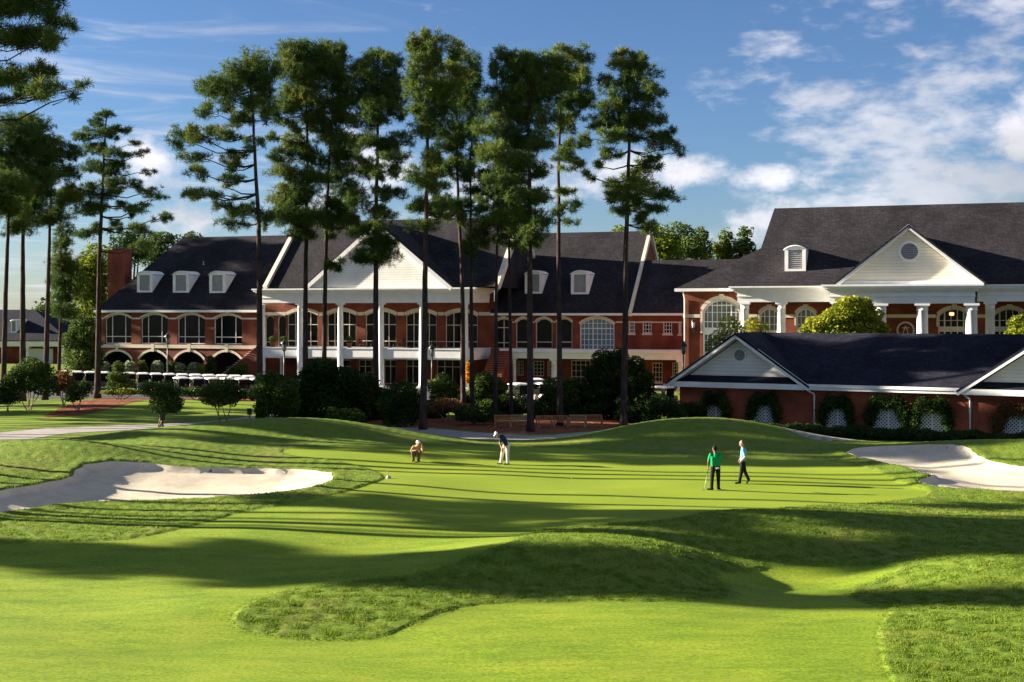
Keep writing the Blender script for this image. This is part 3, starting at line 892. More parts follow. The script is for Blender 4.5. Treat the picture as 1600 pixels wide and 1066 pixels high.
# roofs
rf = MB()
def eave_strip(u0,u1,v,z): return None
ov = .55
zo = EZ-PIT*ov
def side_gable(mb,u0,u1,v0=-ov,vr=RIDV):
    z0=EZ+PIT*v0; z1=EZ+PIT*vr
    roof_poly(mb,[(u0,v0,z0),(u1,v0,z0),(u1,vr,z1),(u0,vr,z1)])
    roof_poly(mb,[(u1,2*vr-v0,z0),(u0,2*vr-v0,z0),(u0,vr,z1),(u1,vr,z1)])
# left wing: hip at its left end
z0=EZL-PIT*ov; HIPR=6.2; zrl=EZL+PIT*RIDV; zol=z0
roof_poly(rf,[(ul-ov,-ov,z0),(uc0+.4,-ov,z0),(uc0+.4,RIDV,zrl),(ul+HIPR-1,RIDV,zrl)])
roof_poly(rf,[(ul-ov,2*RIDV+ov,z0),(ul-ov,-ov,z0),(ul+HIPR-1,RIDV,zrl)])
roof_poly(rf,[(uc0+.4,2*RIDV+ov,z0),(ul-ov,2*RIDV+ov,z0),(ul+HIPR-1,RIDV,zrl),(uc0+.4,RIDV,zrl)])
side_gable(rf,uc1-.3,urw+.25)
# link between the right wing and the hall
VL=(12.9-EZ)/PIT
u_link1 = U(1240,4)
roof_poly(rf,[(urw-.2,-ov,zo),(ur+6,-ov,zo),(ur+9,VL,12.9),(urw-.2,VL,12.9)])
roof_poly(rf,[(ur+9,VL*2+ov,zo),(urw-.2,VL*2+ov,zo),(urw-.2,VL,12.9),(ur+9,VL,12.9)])
# centre roof, higher
CP=.95; cz=ez1+.1; cr=Z(690,343,3.4); cvr=VP-.4+(cr-cz)/CP
cu0,cu1=U(416,VP-.3),U(776,VP-.3)+.3
roof_poly(rf,[(cu0,VP-.35,cz),(cu1,VP-.35,cz),(cu1,cvr,cr),(cu0,cvr,cr)])
roof_poly(rf,[(cu1,2*cvr-VP,cz),(cu0,2*cvr-VP,cz),(cu0,cvr,cr),(cu1,cvr,cr)])
# pediment roof
vv = lambda z: VP-.35+(z-cz)/CP
zt = paz+.22
roof_poly(rf,[(pu0-.45,VP-.95,pb+.05),(um,VP-.95,zt),(um,vv(zt)+.3,zt),(pu0-.45,vv(pb+.05)+.3,pb+.05)])
roof_poly(rf,[(um,VP-.95,zt),(pu1+.45,VP-.95,pb+.05),(pu1+.45,vv(pb+.05)+.3,pb+.05),(um,vv(zt)+.3,zt)])
roof = rf.build('roof', M['shingle'], club)
# gable ends of the centre roof
for ue in (cu0+.15, cu1-.45):
    cg = MB(); cg.poly([(ue,VP+.2,ez1),(ue,2*cvr-VP-.2,ez1),(ue,cvr,cr-.25)]); cg.build('gable_wall', M['shingle'], club)
for (a_,b_,w_,h_) in (((cu0,VP-.5,cz-.05),(cu0,cvr,cr+.1),.5,.6),((cu1-.15,VP-.5,cz-.05),(cu1-.15,cvr,cr+.1),.45,.75),((urw+.1,-ov-.1,zo-.12),(urw+.1,RIDV,zr-.02),.35,.55),
                ((urw+.1,2*RIDV+ov,zo-.12),(urw+.1,RIDV+.2,zr-.2),.35,.55),((cu1-.15,2*cvr-VP,cz-.05),(cu1-.15,cvr+.2,cr-.1),.45,.6)):
    tb = MB(); tb.bar(a_,b_,w_,h_); tb.build('barge_board', M['cream'], club)
gt = MB()
gt.box(ul-ov-.05,uc0+.3,-ov-.16,-ov+.02,zol-.25,zol+.03); gt.box(ul-ov,uc0+.3,-ov,.03,zol-.22,zol-.14)
gt.build('gutter', M['white'], club); gt = MB()
gt.box(uc1-.2,ur+5,-ov-.16,-ov+.02,zo-.22,zo+.03); gt.box(uc1-.2,ur,-ov,.03,zo-.20,zo-.14)
gt.build('gutter', M['white'], club)
for (a,b,t,bt) in ((214,238,424,457),(270,295,424,457.5),(327,352,424,458)):
    dormer(club,fm,a,b,t,bt,0,EZL,PIT,None)
for (a,b,t,bt) in ((820,847,423,459),(892,920,423,460)):
    dormer(club,fm,a,b,t,bt,0,EZ,PIT,None)
# vent pipes standing out of the roofs
def vent_pipe(parent, fr, px, py, v0, z0, pitch):
    u,v,z=fr.on_roof(px,py,v0,z0,pitch); mb=MB(); mb.tube([(u,v,z-.1),(u,v,z+.45)],.07,8); mb.lathe((u,v,z-.02),[(.2,0),(.08,.12)],8); mb.build('vent_pipe',M['louvre'],parent)
for px,py in ((318,414),): vent_pipe(club,fm,px,py,0,EZL,PIT)
# chimneys
def chimney(px0,px1,pyt,v,zb):
    u0=U(px0,v); u1=U(px1,v); zt=Z(px0,pyt,v)
    mb=MB(); w=1.5
    mb.box(u0,u1,v,v+w,zb,zt-.35); mb.box(u0-.08,u1+.08,v-.08,v+w+.08,zt-.35,zt-.1); mb.box(u0+.02,u1-.02,v+.02,v+w-.02,zt-.1,zt)
    o=mb.build('chimney',M['brick'],club)
    c=MB(); c.lathe(((u0+u1)/2,v+w/2,zt),[(.22,0),(.25,.3),(.18,.42)],10); c.build('chimney_pot',M['vent_dark'],o)
chimney(168,195,390,4.5,8); chimney(711,727,346,2.2,12)
# right wing
W_R = band_holes([(775,799,498,545,.3),(806,829,498,545,.45),(837,863,498,545,.45),(869,894,498,545,.45)],0)
W_B = band_holes([(906,960,497,548,.7)],0)
W_S = band_holes([(982,992,502,521,0),(1004,1018,502,521,0),(1036,1050,502.5,521.5,0),(1060,1068,503,522,0)],0)
W_S[-1]=(W_S[-1][0],ur-.1,*W_S[-1][2:])
G_R = band_holes([(790,800,564,587,0),(808,818,564,587,0),(833,850,564,588,0),(855,863,564,588,0),(892,922,563,600,0),(1019,1035,567,597,0),(1050,1060,567,588,0)],0)
G_R=[g for g in G_R]
wall(club,'wall',M['brick'],.0,[(uc1,GZ-.8),(ur,GZ-.8),(ur,EZ-.25),(uc1,EZ-.25)],[hole(*w) for w in W_R+W_B+W_S+G_R],.22)
for k,w in enumerate(W_R): window(club,0,*w,xs=((.5,) if k==0 else ()),zs=((.2,.7) if k==0 else (.22,)),bw=.09,frame='cream')
for w in W_B: window(club,0,*w,xs=(.125,.25,.375,.5,.625,.75,.875),zs=(.17,.34,.51,.68,.84),bw=.05,fw=.12,glass='glass_teal',thick=(.375,.68))
for w in W_S: window(club,0,*w,xs=(.33,.66),zs=(.33,.66),bw=.05,fw=.1)
for k,w in enumerate(G_R): window(club,0,*w,xs=((.25,.5,.75) if k==4 else (.33,.66)),zs=((.3,.55,.8) if k==4 else (.25,.5,.75)),bw=.05,fw=.1,frame='cream',name='door' if k==4 else 'window')
for w in W_R:
    t2=MB(); arch_trim(t2,0,w[0],w[1],w[3],w[4],.22,.05,.28); t2.build('window_hood',M['cream'],club)
t2=MB()
arch_trim(t2,0,W_B[0][0],W_B[0][1],W_B[0][3],W_B[0][4],.24,.06,.3)
t2.build('window_hood',M['cream'],club); t2=MB()
zz=W_R[1][3]-.45
t2.box(W_B[0][1]+.15,ur,-.04,.01,zz+.02,zz+.16)
t2.build('stone_band',M['cream'],club)
for w in W_S+[G_R[5],G_R[6]]:
    t2=MB(); t2.box(w[0]-.08,w[1]+.08,-.06,.02,w[2]-.18,w[2]-.01); t2.build('window_sill',M['cream'],club)
for a,b in zip(W_R[:-1],W_R[1:]):
    t2=MB(); t2.box(a[1]+.13,b[0]-.13,-.04,.01,zz-.02,zz+.14); t2.build('stone_band',M['cream'],club)
# lower white porch along the right wing
VQ=-2.6
q0,q1=U(782,VQ),U(1100,VQ)
qz1=Z(900,546,VQ); qz0=Z(900,561,VQ)
pq=MB(); pq.box(q0,q1,VQ,-.02,qz0,qz1-.35); pq.box(q0-.15,q1+.15,VQ-.18,-.02,qz1-.35,qz1-.20); pq.box(q0-.08,q1+.08,VQ-.09,-.02,qz1-.20,qz1)
pq.build('porch_roof',M['white'],club)
for px in (803.5,866,995,1064,934): column(club,U(px,VQ+.35),VQ+.35,GZ-.1,qz0,.22 if px<820 else .34)
# outside stairs
def stairs(fr_pts, n, run_dir, wid, z0, z1):
    pass
s0=U(349,-2.2); s1=U(403,-2.2); sz0=GZ; sz1=bz1
n=20; st=MB()
s0=s1-(s1-s0)*1.28
for i in range(n):
    a=s0+(s1-s0)*i/n; b=s0+(s1-s0)*(i+1)/n; z=sz0+(sz1-sz0)*(i+1)/n
    st.box(a,b,-2.2,-.1,sz0-.4,z-.055)
stair=st.build('staircase',M['brick'],club)
tr_=MB()
for i in range(n):
    a=s0+(s1-s0)*i/n; b=s0+(s1-s0)*(i+1)/n; z=sz0+(sz1-sz0)*(i+1)/n
    tr_.box(a-.05,b,-2.32,-.1,z-.052,z)
tr_.build('tread',M['cream'],stair)
e0=U(757,VP+.5); e1=U(786,VP+.5); st=MB(); tr_=MB()
for i in range(18):
    v=VP-1.6+i*.27; z=GZ+(bz1-GZ)*(i+1)/18
    st.box(e0,e1,v,-.1 if i<17 else -.1,GZ-.3+i*.001,z-.06) if i==0 else st.box(e0,e1,v,v+.27,GZ-.3,z-.06)
    tr_.box(e0-.03,e1+.03,v-.03,v+.27,z-.058,z)
stair2=st.build('staircase',M['brick'],club); tr_.build('tread',M['terracotta'],stair2)

# ================================================== the hall on the right
fh = Frame(1110, 118, 18)
hall = fh.root('banquet_hall')
tag(hall, 'tall brick hall with high dark roof, cream pediment and white colonnade on the right', 'building')
U = fh.U; Z = fh.Z
VB1, VB2 = -3.0, -6.2
hu0 = U(1068,0); hu1 = U(1900,0)
he = 9.15; HP=.70
WH=[(U(1098,0),U(1157,0),Z(1127,560,0),Z(1127,468,0),1.1)]
WN=[]
for (a,b) in ((1187,1217),(1244,1274),(1292,1330)):
    WN.append((U(a,0),U(b,0),Z(a,545,0),Z(a,482,0),.55))
WD=[(U(a,0),U(b,0),Z(a,545,0),Z(a,482,0),.6) for (a,b) in ((1466,1516),(1552,1603),(1640,1690))]
wall(hall,'wall',M['brick'],0,[(hu0,-1.6),(hu1,-1.6),(hu1,he),(hu0,he)],[hole(*w) for w in WH+WN+WD],.25)
window(hall,0,*WH[0],xs=(.125,.25,.375,.5,.625,.75,.875),zs=(.10,.20,.30,.62,.78,.90),bw=.05,fw=.16,glass='glass_pale',thick=(.25,.75,.9,.62),depth=.25,spandrel=(.40,.52))
for w in WN: window(hall,0,*w,xs=(.25,.5,.75),zs=(.12,.6,.8),bw=.06,fw=.12,glass='glass_pale',depth=.25,spandrel=(.30,.46),thick=(.5,))
for w in WD: window(hall,0,*w,xs=(.2,.4,.6,.8),zs=(.2,.7),bw=.06,fw=.12,depth=.25,frame='cream',spandrel=(.42,.55),name='window',thick=(.2,.8))
t3=MB()
for w in WH: arch_trim(t3,0,w[0],w[1],w[3],w[4],.36,.07,.5,2.0)
for w in WN+WD: arch_trim(t3,0,w[0],w[1],w[3],w[4],.26,.05,.35,1.0)
bz=Z(1085,494,0); bx=[hu0-.03,WH[0][0]-.25,WH[0][1]+.25]
for w in WN+WD: bx += [w[0]-.2,w[1]+.2]
bx.append(hu1)
for i in range(0,len(bx)-1,2): t3.box(bx[i],bx[i+1],-.06,.02,bz-.14,bz+.16)
# round medallion
cu,czz=fh.uz(1415,516,0)
pr=[]
for i in range(28):
    a0=2*math.pi*i/28; a1=2*math.pi*(i+1)/28
    for_r=[(.62,a0),(.76,a0),(.76,a1),(.62,a1)]
    p=[(cu+r*math.cos(a),-.08,czz+r*math.sin(a)) for r,a in for_r]; q=[(x,.02,z) for x,_,z in p]
    t3.faces(p+q,[(0,1,2,3),(1,5,6,2),(0,3,7,4)])
t3.bar((cu-.22,-.05,czz-.30),(cu-.02,-.05,czz+.35),.05,.07); t3.bar((cu+.22,-.05,czz-.30),(cu+.02,-.05,czz+.35),.05,.07); t3.bar((cu-.3,-.05,czz+.2),(cu+.3,-.05,czz+.2),.05,.07)
t3.build('stone_trim',M['cream'],hall)
sd_=MB(); sd_.poly([(hu0,0,-1.6),(hu0,24,-1.6),(hu0,24,he),(hu0,0,he)]); sd_.poly([(hu0,24,-1.6),(hu1,24,-1.6),(hu1,24,he),(hu0,24,he)]); sd_.poly([(hu1,0,-1.6),(hu1,24,-1.6),(hu1,24,he),(hu1,0,he)])
sd_.build('side_wall',M['brick'],hall)
# roof
RV0=-.8
def R(px,py): return fh.on_roof(px,py,RV0,he+.15,HP)
zr_=Z(1300,324,11.2); vr_=RV0+(zr_-he-.15)/HP
ua=R(1210,326)[0]
lip=R(1055,456)
k1=R(1189,388); k2=R(1152,408)
ue0=U(1055,RV0)
rh=MB()
eL=(ue0,RV0-.0,he+.15)
roof_poly(rh,[eL,(hu1,RV0,he+.15),(hu1,vr_,zr_),(ua,vr_,zr_),k1])
# hip skirt and the little gable above it
kb=(k1[0],2*vr_-k1[1],k1[2])
roof_poly(rh,[(ue0,2*vr_-RV0,he+.15),eL,k1,kb])
roof_poly(rh,[(hu1,2*vr_-RV0,he+.15),(ue0,2*vr_-RV0,he+.15),kb,(ua,vr_,zr_),(hu1,vr_,zr_)])
hroof=rh.build('roof',M['shingle'],hall)
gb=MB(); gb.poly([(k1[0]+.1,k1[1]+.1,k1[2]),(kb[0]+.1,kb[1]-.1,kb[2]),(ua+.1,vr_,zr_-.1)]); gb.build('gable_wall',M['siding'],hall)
ev=MB(); ev.box(ue0-.05,U(1145,RV0),RV0-.12,RV0+.02,he-.12,he+.16); ev.box(ue0,U(1150,0),RV0,.03,he-.10,he-.03); ev.box(ue0-.06,ue0+.02,RV0+.02,22,he-.12,he+.16)
ev.build('gutter',M['white'],hall)
dp=MB(); ud=hu0+.12; dp.tube([(ud,-.75,he-.1),(ud,-.75,he-.3),(ud,-.10,he-.8),(ud,-.10,-1.4)],.06,8); dp.build('downspout',M['white'],hall)
# colonnades
z0a,z1a=Z(1210,472,VB1),Z(1210,447.5,VB1)
entablature(hall,U(1153,VB1),U(1287,VB1)+1,VB1-.35,-.03,z0a,z1a,(True,False))
z0b,z1b=Z(1410,474,VB2),Z(1410,444.5,VB2)
entablature(hall,U(1297,VB2),U(1523,VB2),VB2-.4,-.04,z0b,z1b)
entablature(hall,U(1523,VB1)+.2,U(1760,VB1),VB1-.35,-.03,z0a,z1a+.02,(False,True))
for px in (1164,1221): column(hall,U(px,VB1+.1),VB1+.1,-1.5,z0a,.40)
for px in (1312,1376,1441,1518): column(hall,U(px,VB2+.1),VB2+.1,-1.5,z0b,.50)
for px in (1547,1612,1680): column(hall,U(px,VB1+.1),VB1+.1,-1.5,z0a,.42)
fl=MB(); fl.box(U(1297,VB2)-.6,U(1523,VB2)+.6,VB2-.6,-.05,-1.6,-1.35); fl.box(U(1153,VB1)-.5,U(1297,VB2)-.7,VB1-.6,-.05,-1.6,-1.36); fl.build('porch_floor',M['cream'],hall)
hp0,hp1=U(1309,VB2),U(1534,VB2); hax,haz=fh.uz(1421,355,VB2); hb=z1b+.02; hm=(hp0+hp1)/2
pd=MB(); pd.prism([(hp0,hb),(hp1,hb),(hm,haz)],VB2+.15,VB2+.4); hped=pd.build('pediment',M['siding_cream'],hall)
rk=MB()
for a in (hp0,hp1):
    d=Vector((hm-a,0,haz-hb)); n=Vector((-d.z,0,d.x)).normalized()
    if n.z<0: n=-n
    rk.obox(Vector(((a+hm)/2,VB2-.1,(hb+haz)/2))+n*.02,d/2*1.04,(0,.32,0),n*.16)
rk.box(hp0+.4,hp1-.4,VB2+.05,VB2+.2,hb+.001,hb+.28)
rk.build('rake_board',M['white'],hped)
def round_vent(parent,u,v,z,r,ring=True):
    mb=MB(); mb.prism([(u+r*math.cos(a),z+r*math.sin(a)) for a in np.linspace(0,2*math.pi,28,endpoint=False)],v-.03,v+.05)
    o=mb.build('round_vent',M['vent_dark'],parent)
    s=MB()
    for i in range(9):
        zz=z-r+2*r*(i+.5)/9; h=math.sqrt(max(.001,r*r-(zz-z)**2))-.02
        s.obox((u,v-.045,zz),(h,0,0),(0,.03,.03),(0,.006,-.006))
    s.build('slat',M['louvre'],o)
    if ring:
        g=MB()
        for i in range(28):
            a0=2*math.pi*i/28; a1=2*math.pi*(i+1)/28
            p=[(u+q*math.cos(a),v-.09,z+q*math.sin(a)) for q,a in ((r,a0),(r*1.28,a0),(r*1.28,a1),(r,a1))]; b=[(x,v+.03,zz) for x,_,zz in p]
            g.faces(p+b,[(0,1,2,3),(1,5,6,2),(0,3,7,4)])
        g.build('vent_ring',M['white'],o)
vu,vz=fh.uz(1421,393,VB2+.15); round_vent(hped,vu,VB2+.15,vz,.68)
h2=MB()
vvh=lambda z: RV0+(z-he-.15)/HP
zt=haz+.2
roof_poly(h2,[(hp0-.4,VB2-.45,hb+.03),(hm,VB2-.45,zt),(hm,vvh(zt)+.2,zt),(hp0-.4,vvh(hb)+.4,hb+.03)])
roof_poly(h2,[(hm,VB2-.45,zt),(hp1+.4,VB2-.45,hb+.03),(hp1+.4,vvh(hb)+.4,hb+.03),(hm,vvh(zt)+.2,zt)])
h2.build('pediment_roof',M['shingle'],hped)
dormer(hall,fh,1226,1259,384,424,RV0,he+.15,HP,None)
lan=MB()
lu,lz=fh.uz(1083,509,-.25)
lan.box(lu-.09,lu+.09,-.10,-.001,lz-.62,lz-.1); lan.bar((lu,-.09,lz-.35),(lu,-.25,lz-.2),.04,.04)
lan.lathe((lu,-.25,lz-.28),[(.06,0),(.15,.05),(.16,.08)],8); lan.lathe((lu,-.25,lz+.34),[(.20,0),(.20,.03),(.08,.22),(.03,.30)],8)
for i in range(6):
    a=i*math.pi/3; lan.bar((lu+.15*math.cos(a),-.25+.15*math.sin(a),lz-.2),(lu+.18*math.cos(a),-.25+.18*math.sin(a),lz+.35),.02,.02)
lo=lan.build('wall_lantern',M['black_metal'],hall)
gl=MB(); gl.lathe((lu,-.25,lz-.2),[(.11,0),(.14,.5)],8); gl.build('lantern_glass',M['white'],lo)

# hanging lamp of the colonnade: lit in the photograph
def emit_mat(name,col,s):
    m,nt,bs,out=new_mat(name); bs.inputs['Base Color'].default_value=(*col,1); bs.inputs['Emission Color'].default_value=(*col,1); bs.inputs['Emission Strength'].default_value=s; return m
hu_,hz_=fh.uz(1487,491,-2.2)
pl=MB(); pl.tube([(hu_,-2.2,hz_+.3),(hu_,-2.2,z0b)],.02,6); pl.lathe((hu_,-2.2,hz_+.16),[(.22,0),(.2,.06),(.05,.16)],10); 
po=pl.build('hanging_lamp',M['black_metal'],hall)
pl=MB(); pl.lathe((hu_,-2.2,hz_-.14),[(.12,0),(.2,.08),(.2,.26),(.1,.30)],10); pl.build('lamp_globe',emit_mat('lit_globe',(1,.50,.25),.45),po)

# ================================================== the low cart barn
fb = Frame(1258, 94, 28)
barn = fb.root('cart_barn')
tag(barn, 'low brick outbuilding with two white gables, blue-black roof and white lattice openings', 'building')
U = fb.U; Z = fb.Z
bu0=U(1062,0); bu1=U(1509,0); bu2=bu1+22
BG=-1.7
fz0=1.42; fz1=1.80
LAT=[]
for (a,b,t,bt) in ((1100,1136,618,665),(1177,1214,619,665),(1289,1328,623,670),(1363,1413,624,674),(1432,1481,628,680),(1563,1625,634,690)):
    xm=(a+b)/2
    LAT.append((U(a,0),U(b,0),Z(xm,bt+6,0),Z(xm,t,0),.45))
wall(barn,'wall',M['brick_low'],0,[(bu0,BG),(bu2,BG),(bu2,fz0),(bu0,fz0)],[hole(*w) for w in LAT],.25)
s_=MB(); s_.poly([(bu0,0,BG),(bu0,13,BG),(bu0,13,fz0),(bu0,0,fz0)]); s_.poly([(bu0,13,BG),(bu2,13,BG),(bu2,13,fz0),(bu0,13,fz0)]); s_.poly([(bu2,0,BG),(bu2,13,BG),(bu2,13,fz0),(bu2,0,fz0)])
s_.build('side_wall',M['brick_low'],barn)
for w in LAT:
    t4=MB(); arch_trim(t4,0,w[0],w[1],w[3],w[4],.24,.04); t4.build('brick_arch',M['brick_low'],barn)
for w in LAT:
    mb=MB()
    u0,u1,z0,z1,ri=w
    # diagonal lattice strips clipped to the opening
    sp_=.25
    for sgn in (1,-1):
        c=-6.0
        while c<6.0:
            pts=[]
            for t in np.linspace(0,1,33):
                z=z0+(z1-z0)*t; u=(u0+u1)/2+c+sgn*(z-z0)
                if u0+.02<u<u1-.02 and z<arch_height(u,u0,u1,z1,ri)-.02: pts.append((u,z))
            if len(pts)>=2:
                vv_=.10+(.012 if sgn>0 else 0)
                mb.bar((pts[0][0],vv_,pts[0][1]),(pts[-1][0],vv_,pts[-1][1]),.07,.012,(0,1,0))
            c+=sp_
    mb.box(u0,u0+.09,.06,.16,z0,z1-ri); mb.box(u1-.09,u1,.06,.16,z0,z1-ri); mb.box((u0+u1)/2-.04,(u0+u1)/2+.04,.06,.09,z0,z1-.02); mb.box(u0+.09,u1-.09,.07,.15,z0,z0+.1)
    mb.build('lattice_panel',M['white'],barn)
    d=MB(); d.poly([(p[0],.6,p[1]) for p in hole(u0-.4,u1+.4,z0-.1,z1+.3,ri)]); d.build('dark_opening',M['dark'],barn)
# gables with their pent roofs
def gable(ga,gb_,vent_px):
    gm=(ga+gb_)/2; half=(gb_-ga)/2; gz=5.42
    sl=(gz-fz1)/half
    f=MB(); f.box(ga-.02,gb_+.02,-.62,-.44,fz0-.02,fz1); f.box(ga,gb_,-.44,.02,fz0+.02,fz0+.10)
    go=f.build('gable',M['white'],barn)
    pr=MB(); roof_poly(pr,[(ga+.2,-.42,fz1-.02),(gb_-.2,-.42,fz1-.02),(gb_-.9,.55,fz1+.50),(ga+.9,.55,fz1+.50)],t=.06); pr.build('pent_roof',M['shingle_blue'],go)
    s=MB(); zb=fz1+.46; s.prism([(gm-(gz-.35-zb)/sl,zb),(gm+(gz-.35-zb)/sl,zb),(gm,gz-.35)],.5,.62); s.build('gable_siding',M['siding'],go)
    r=MB()
    for a in (ga-.35,gb_+.35):
        za=gz-sl*abs(gm-a)
        d=Vector((gm-a,0,gz-za)); n=Vector((-d.z,0,d.x)).normalized()
        if n.z<0: n=-n
        r.obox(Vector(((a+gm)/2,-.58,(gz+za)/2))-n*.06,d/2*1.02,(0,.10,0),n*.17)
        r.obox(Vector(((a+gm)/2,0.02,(gz+za)/2))-n*.20,d/2*.98,(0,.50,0),n*.02)
    r.build('rake_board',M['white'],go)
    if vent_px:
        u,z=fb.uz(*vent_px,.5); round_vent(go,u,.5,z,.42,True)
    return gm,gz,sl
vrg=5.9
g1=gable(U(1047,-.6),U(1257,-.6),(1156,555))
gw=g1[0]*0+ (U(1257,-.6)-U(1047,-.6))
g2=gable(U(1503,-.6),U(1503,-.6)+gw,None)
rb=MB()
def mainz(v): return fz1+ (5.42-fz1)*(v+.5)/(vrg+.5)
ga,gb_=U(1047,-.6),U(1257,-.6); g2a=U(1503,-.6); g2b=g2a+gw
# left gable roof slopes, main slope, right gable slopes
for (a,b,g) in ((ga,gb_,g1),(g2a,g2b,g2)):
    gm,gz,sl=g
    ea=a-.4; eb=b+.4; zea=gz-sl*(gm-ea)+.14; zt_=gz+.14
    first=(a==ga)
    vl=vrg if not first else vrg
    if first: roof_poly(rb,[(ea,-.7,zea),(gm,-.7,zt_),(gm,vrg,zt_),(ea,vrg*2,zea)][:3]+[(ea,13,zea),(gm,13,zt_)][:1],t=.14)
    else: roof_poly(rb,[(ea,-.7,zea),(gm,-.7,zt_),(gm,vrg,zt_),(ea+.1,-.45,zea+.05)],t=.14)
    roof_poly(rb,[(gm,-.7,zt_),(eb,-.7,zea),(eb-.1,-.45,zea+.05),(gm,vrg,zt_)],t=.14)
roof_poly(rb,[(gb_+.2,-.55,fz1+.02),(g2a-.2,-.55,fz1+.02),(g2[0],vrg,5.5),(g1[0],vrg,5.5)],t=.14)
roof_poly(rb,[(g2b+.2,-.55,fz1+.02),(bu2+.5,-.55,fz1+.02),(bu2+.5,vrg,5.5),(g2[0],vrg,5.5)],t=.14)
roof_poly(rb,[(bu2+.5,2*vrg+1,fz1),(ga-.4,2*vrg+1,fz1),(g1[0],vrg,5.5),(bu2+.5,vrg,5.5)],t=.14)
rb.build('roof',M['shingle_blue'],barn)
gt=MB()
gt.box(gb_+.03,g2a-.03,-.66,-.52,fz1-.16,fz1+.05); gt.box(gb_+.03,g2a-.03,-.52,.02,fz0+.04,fz0+.12); gt.box(gb_+.03,g2a-.03,-.56,-.52,fz0,fz1-.17)
gt.build('gutter',M['white'],barn)
for u in (gb_+.25,g2a+.12):
    dp=MB(); dp.tube([(u,-.6,fz1-.1),(u,-.6,fz0+.05),(u+.08,-.45,fz0-.12),(u+.32,-.12,fz0-.28),(u+.34,-.09,fz0-.45),(u+.34,-.09,BG)],.065,8); dp.build('downspout',M['white'],barn)

# ================================================== far building at the left edge
ff = Frame(0, 205, 10)
far = ff.root('pavilion')
tag(far, 'distant building with dark hipped roof and white porch behind the left pines', 'building')
U=ff.U; Z=ff.Z
fu0=U(-260,0); fu1=U(108,0)
zb_=Z(40,532,0)
b=MB(); b.box(fu0+.6,fu1-.6,1.5,16,-1.6,zb_-.3); b.build('wall',M['brick'],far)
b=MB(); b.box(fu0,fu1,-.3,1.6,zb_-.95,zb_); b.box(fu0-.2,fu1+.2,-.5,1.6,zb_-.12,zb_+.03); b.box(fu0,fu1,-.25,1.45,Z(40,580,0),Z(40,573,0)); b.build('porch_beam',M['white'],far)
for px in (-120,-60,5,43,72,98): column(far,U(px,0),.1,-1.6,zb_-.95,.3)
b=MB(); zt_=Z(40,484,6); a=fu0-.4; c=fu1+.4
u3=U(52,7)
roof_poly(b,[(a,-.6,zb_),(c,-.6,zb_),(u3,7.5,zt_),(a+9,7.5,zt_)]); roof_poly(b,[(c,-.6,zb_),(c,16,zb_),(u3,7.5,zt_)]); roof_poly(b,[(c,16,zb_),(a,16,zb_),(a+9,7.5,zt_),(u3,7.5,zt_)]); roof_poly(b,[(a,16,zb_),(a,-.6,zb_),(a+9,7.5,zt_)])
b.build('roof',M['shingle_blue'],far)
dormer(far,ff,17,26,500,520,-.6,zb_,(zt_-zb_)/8.1,None)
b=MB(); b.box(U(45,1.5),U(83,1.5),1.40,1.49,Z(60,573,1.5),Z(60,545,1.5)); b.build('lattice_screen',M['white'],far)
# ------------------------------------------------------------------ trees and shrubs
def px3(px, py, d, dd=0.0):
    """point on the line of sight at distance d, moved dd metres deeper without changing size much"""
    return np.array([(px-CX)/F*d, d+dd, CH-(py-HY)/F*d])

def set_tint(me, t):
    a = me.attributes.new('tint','FLOAT','POINT'); a.data.foreach_set('value', np.clip(t,0,1).astype(np.float32))

def needles(name, mat, parent, P, r, k, ln, wd, tint, rg):
    """k needle blades bursting from every point of P"""
    n = len(P)
    D = rg.normal(size=(n,k,3)); D[:,:,2] += 0.35
    D /= np.linalg.norm(D,axis=2,keepdims=True)
    Ln = ln*rg.uniform(.7,1.3,(n,k,1))*r[:,None,None]
    S = np.cross(D, rg.normal(size=(n,k,3))); S /= np.linalg.norm(S,axis=2,keepdims=True)
    B = P[:,None,:] + D*Ln*0.12
    w = wd*r[:,None,None]
    V = np.stack([B-S*w*.6, B+S*w*.6, B+D*Ln+S*w*.5, B+D*Ln-S*w*.5],2).reshape(-1,3)
    me = np_mesh(name, V, np.arange(4*n*k), np.full(n*k,4))
    t = np.repeat((tint[:,None]+rg.normal(0,.10,(n,k))).ravel(),4)
    set_tint(me, t)
    return link(name, me, mat, parent)

def leaves(name, mat, parent, P, size, tint, rg, up=.5, aspect=.55):
    n = len(P)
    D = rg.normal(size=(n,3)); D[:,2] = D[:,2]*.6
    D /= np.linalg.norm(D,axis=1,keepdims=True)
    S = np.cross(D, rg.normal(size=(n,3))+np.array([0,0,up*2])); S /= np.linalg.norm(S,axis=1,keepdims=True)
    L = (size*rg.uniform(.65,1.35,n))[:,None]
    V = np.stack([P-D*L*.5, P+S*L*aspect*.5, P+D*L*.5, P-S*L*aspect*.5],1).reshape(-1,3)
    me = np_mesh(name, V, np.arange(4*n), np.full(n,4))
    set_tint(me, np.repeat(tint+rg.normal(0,.13,n),4))
    return link(name, me, mat, parent)

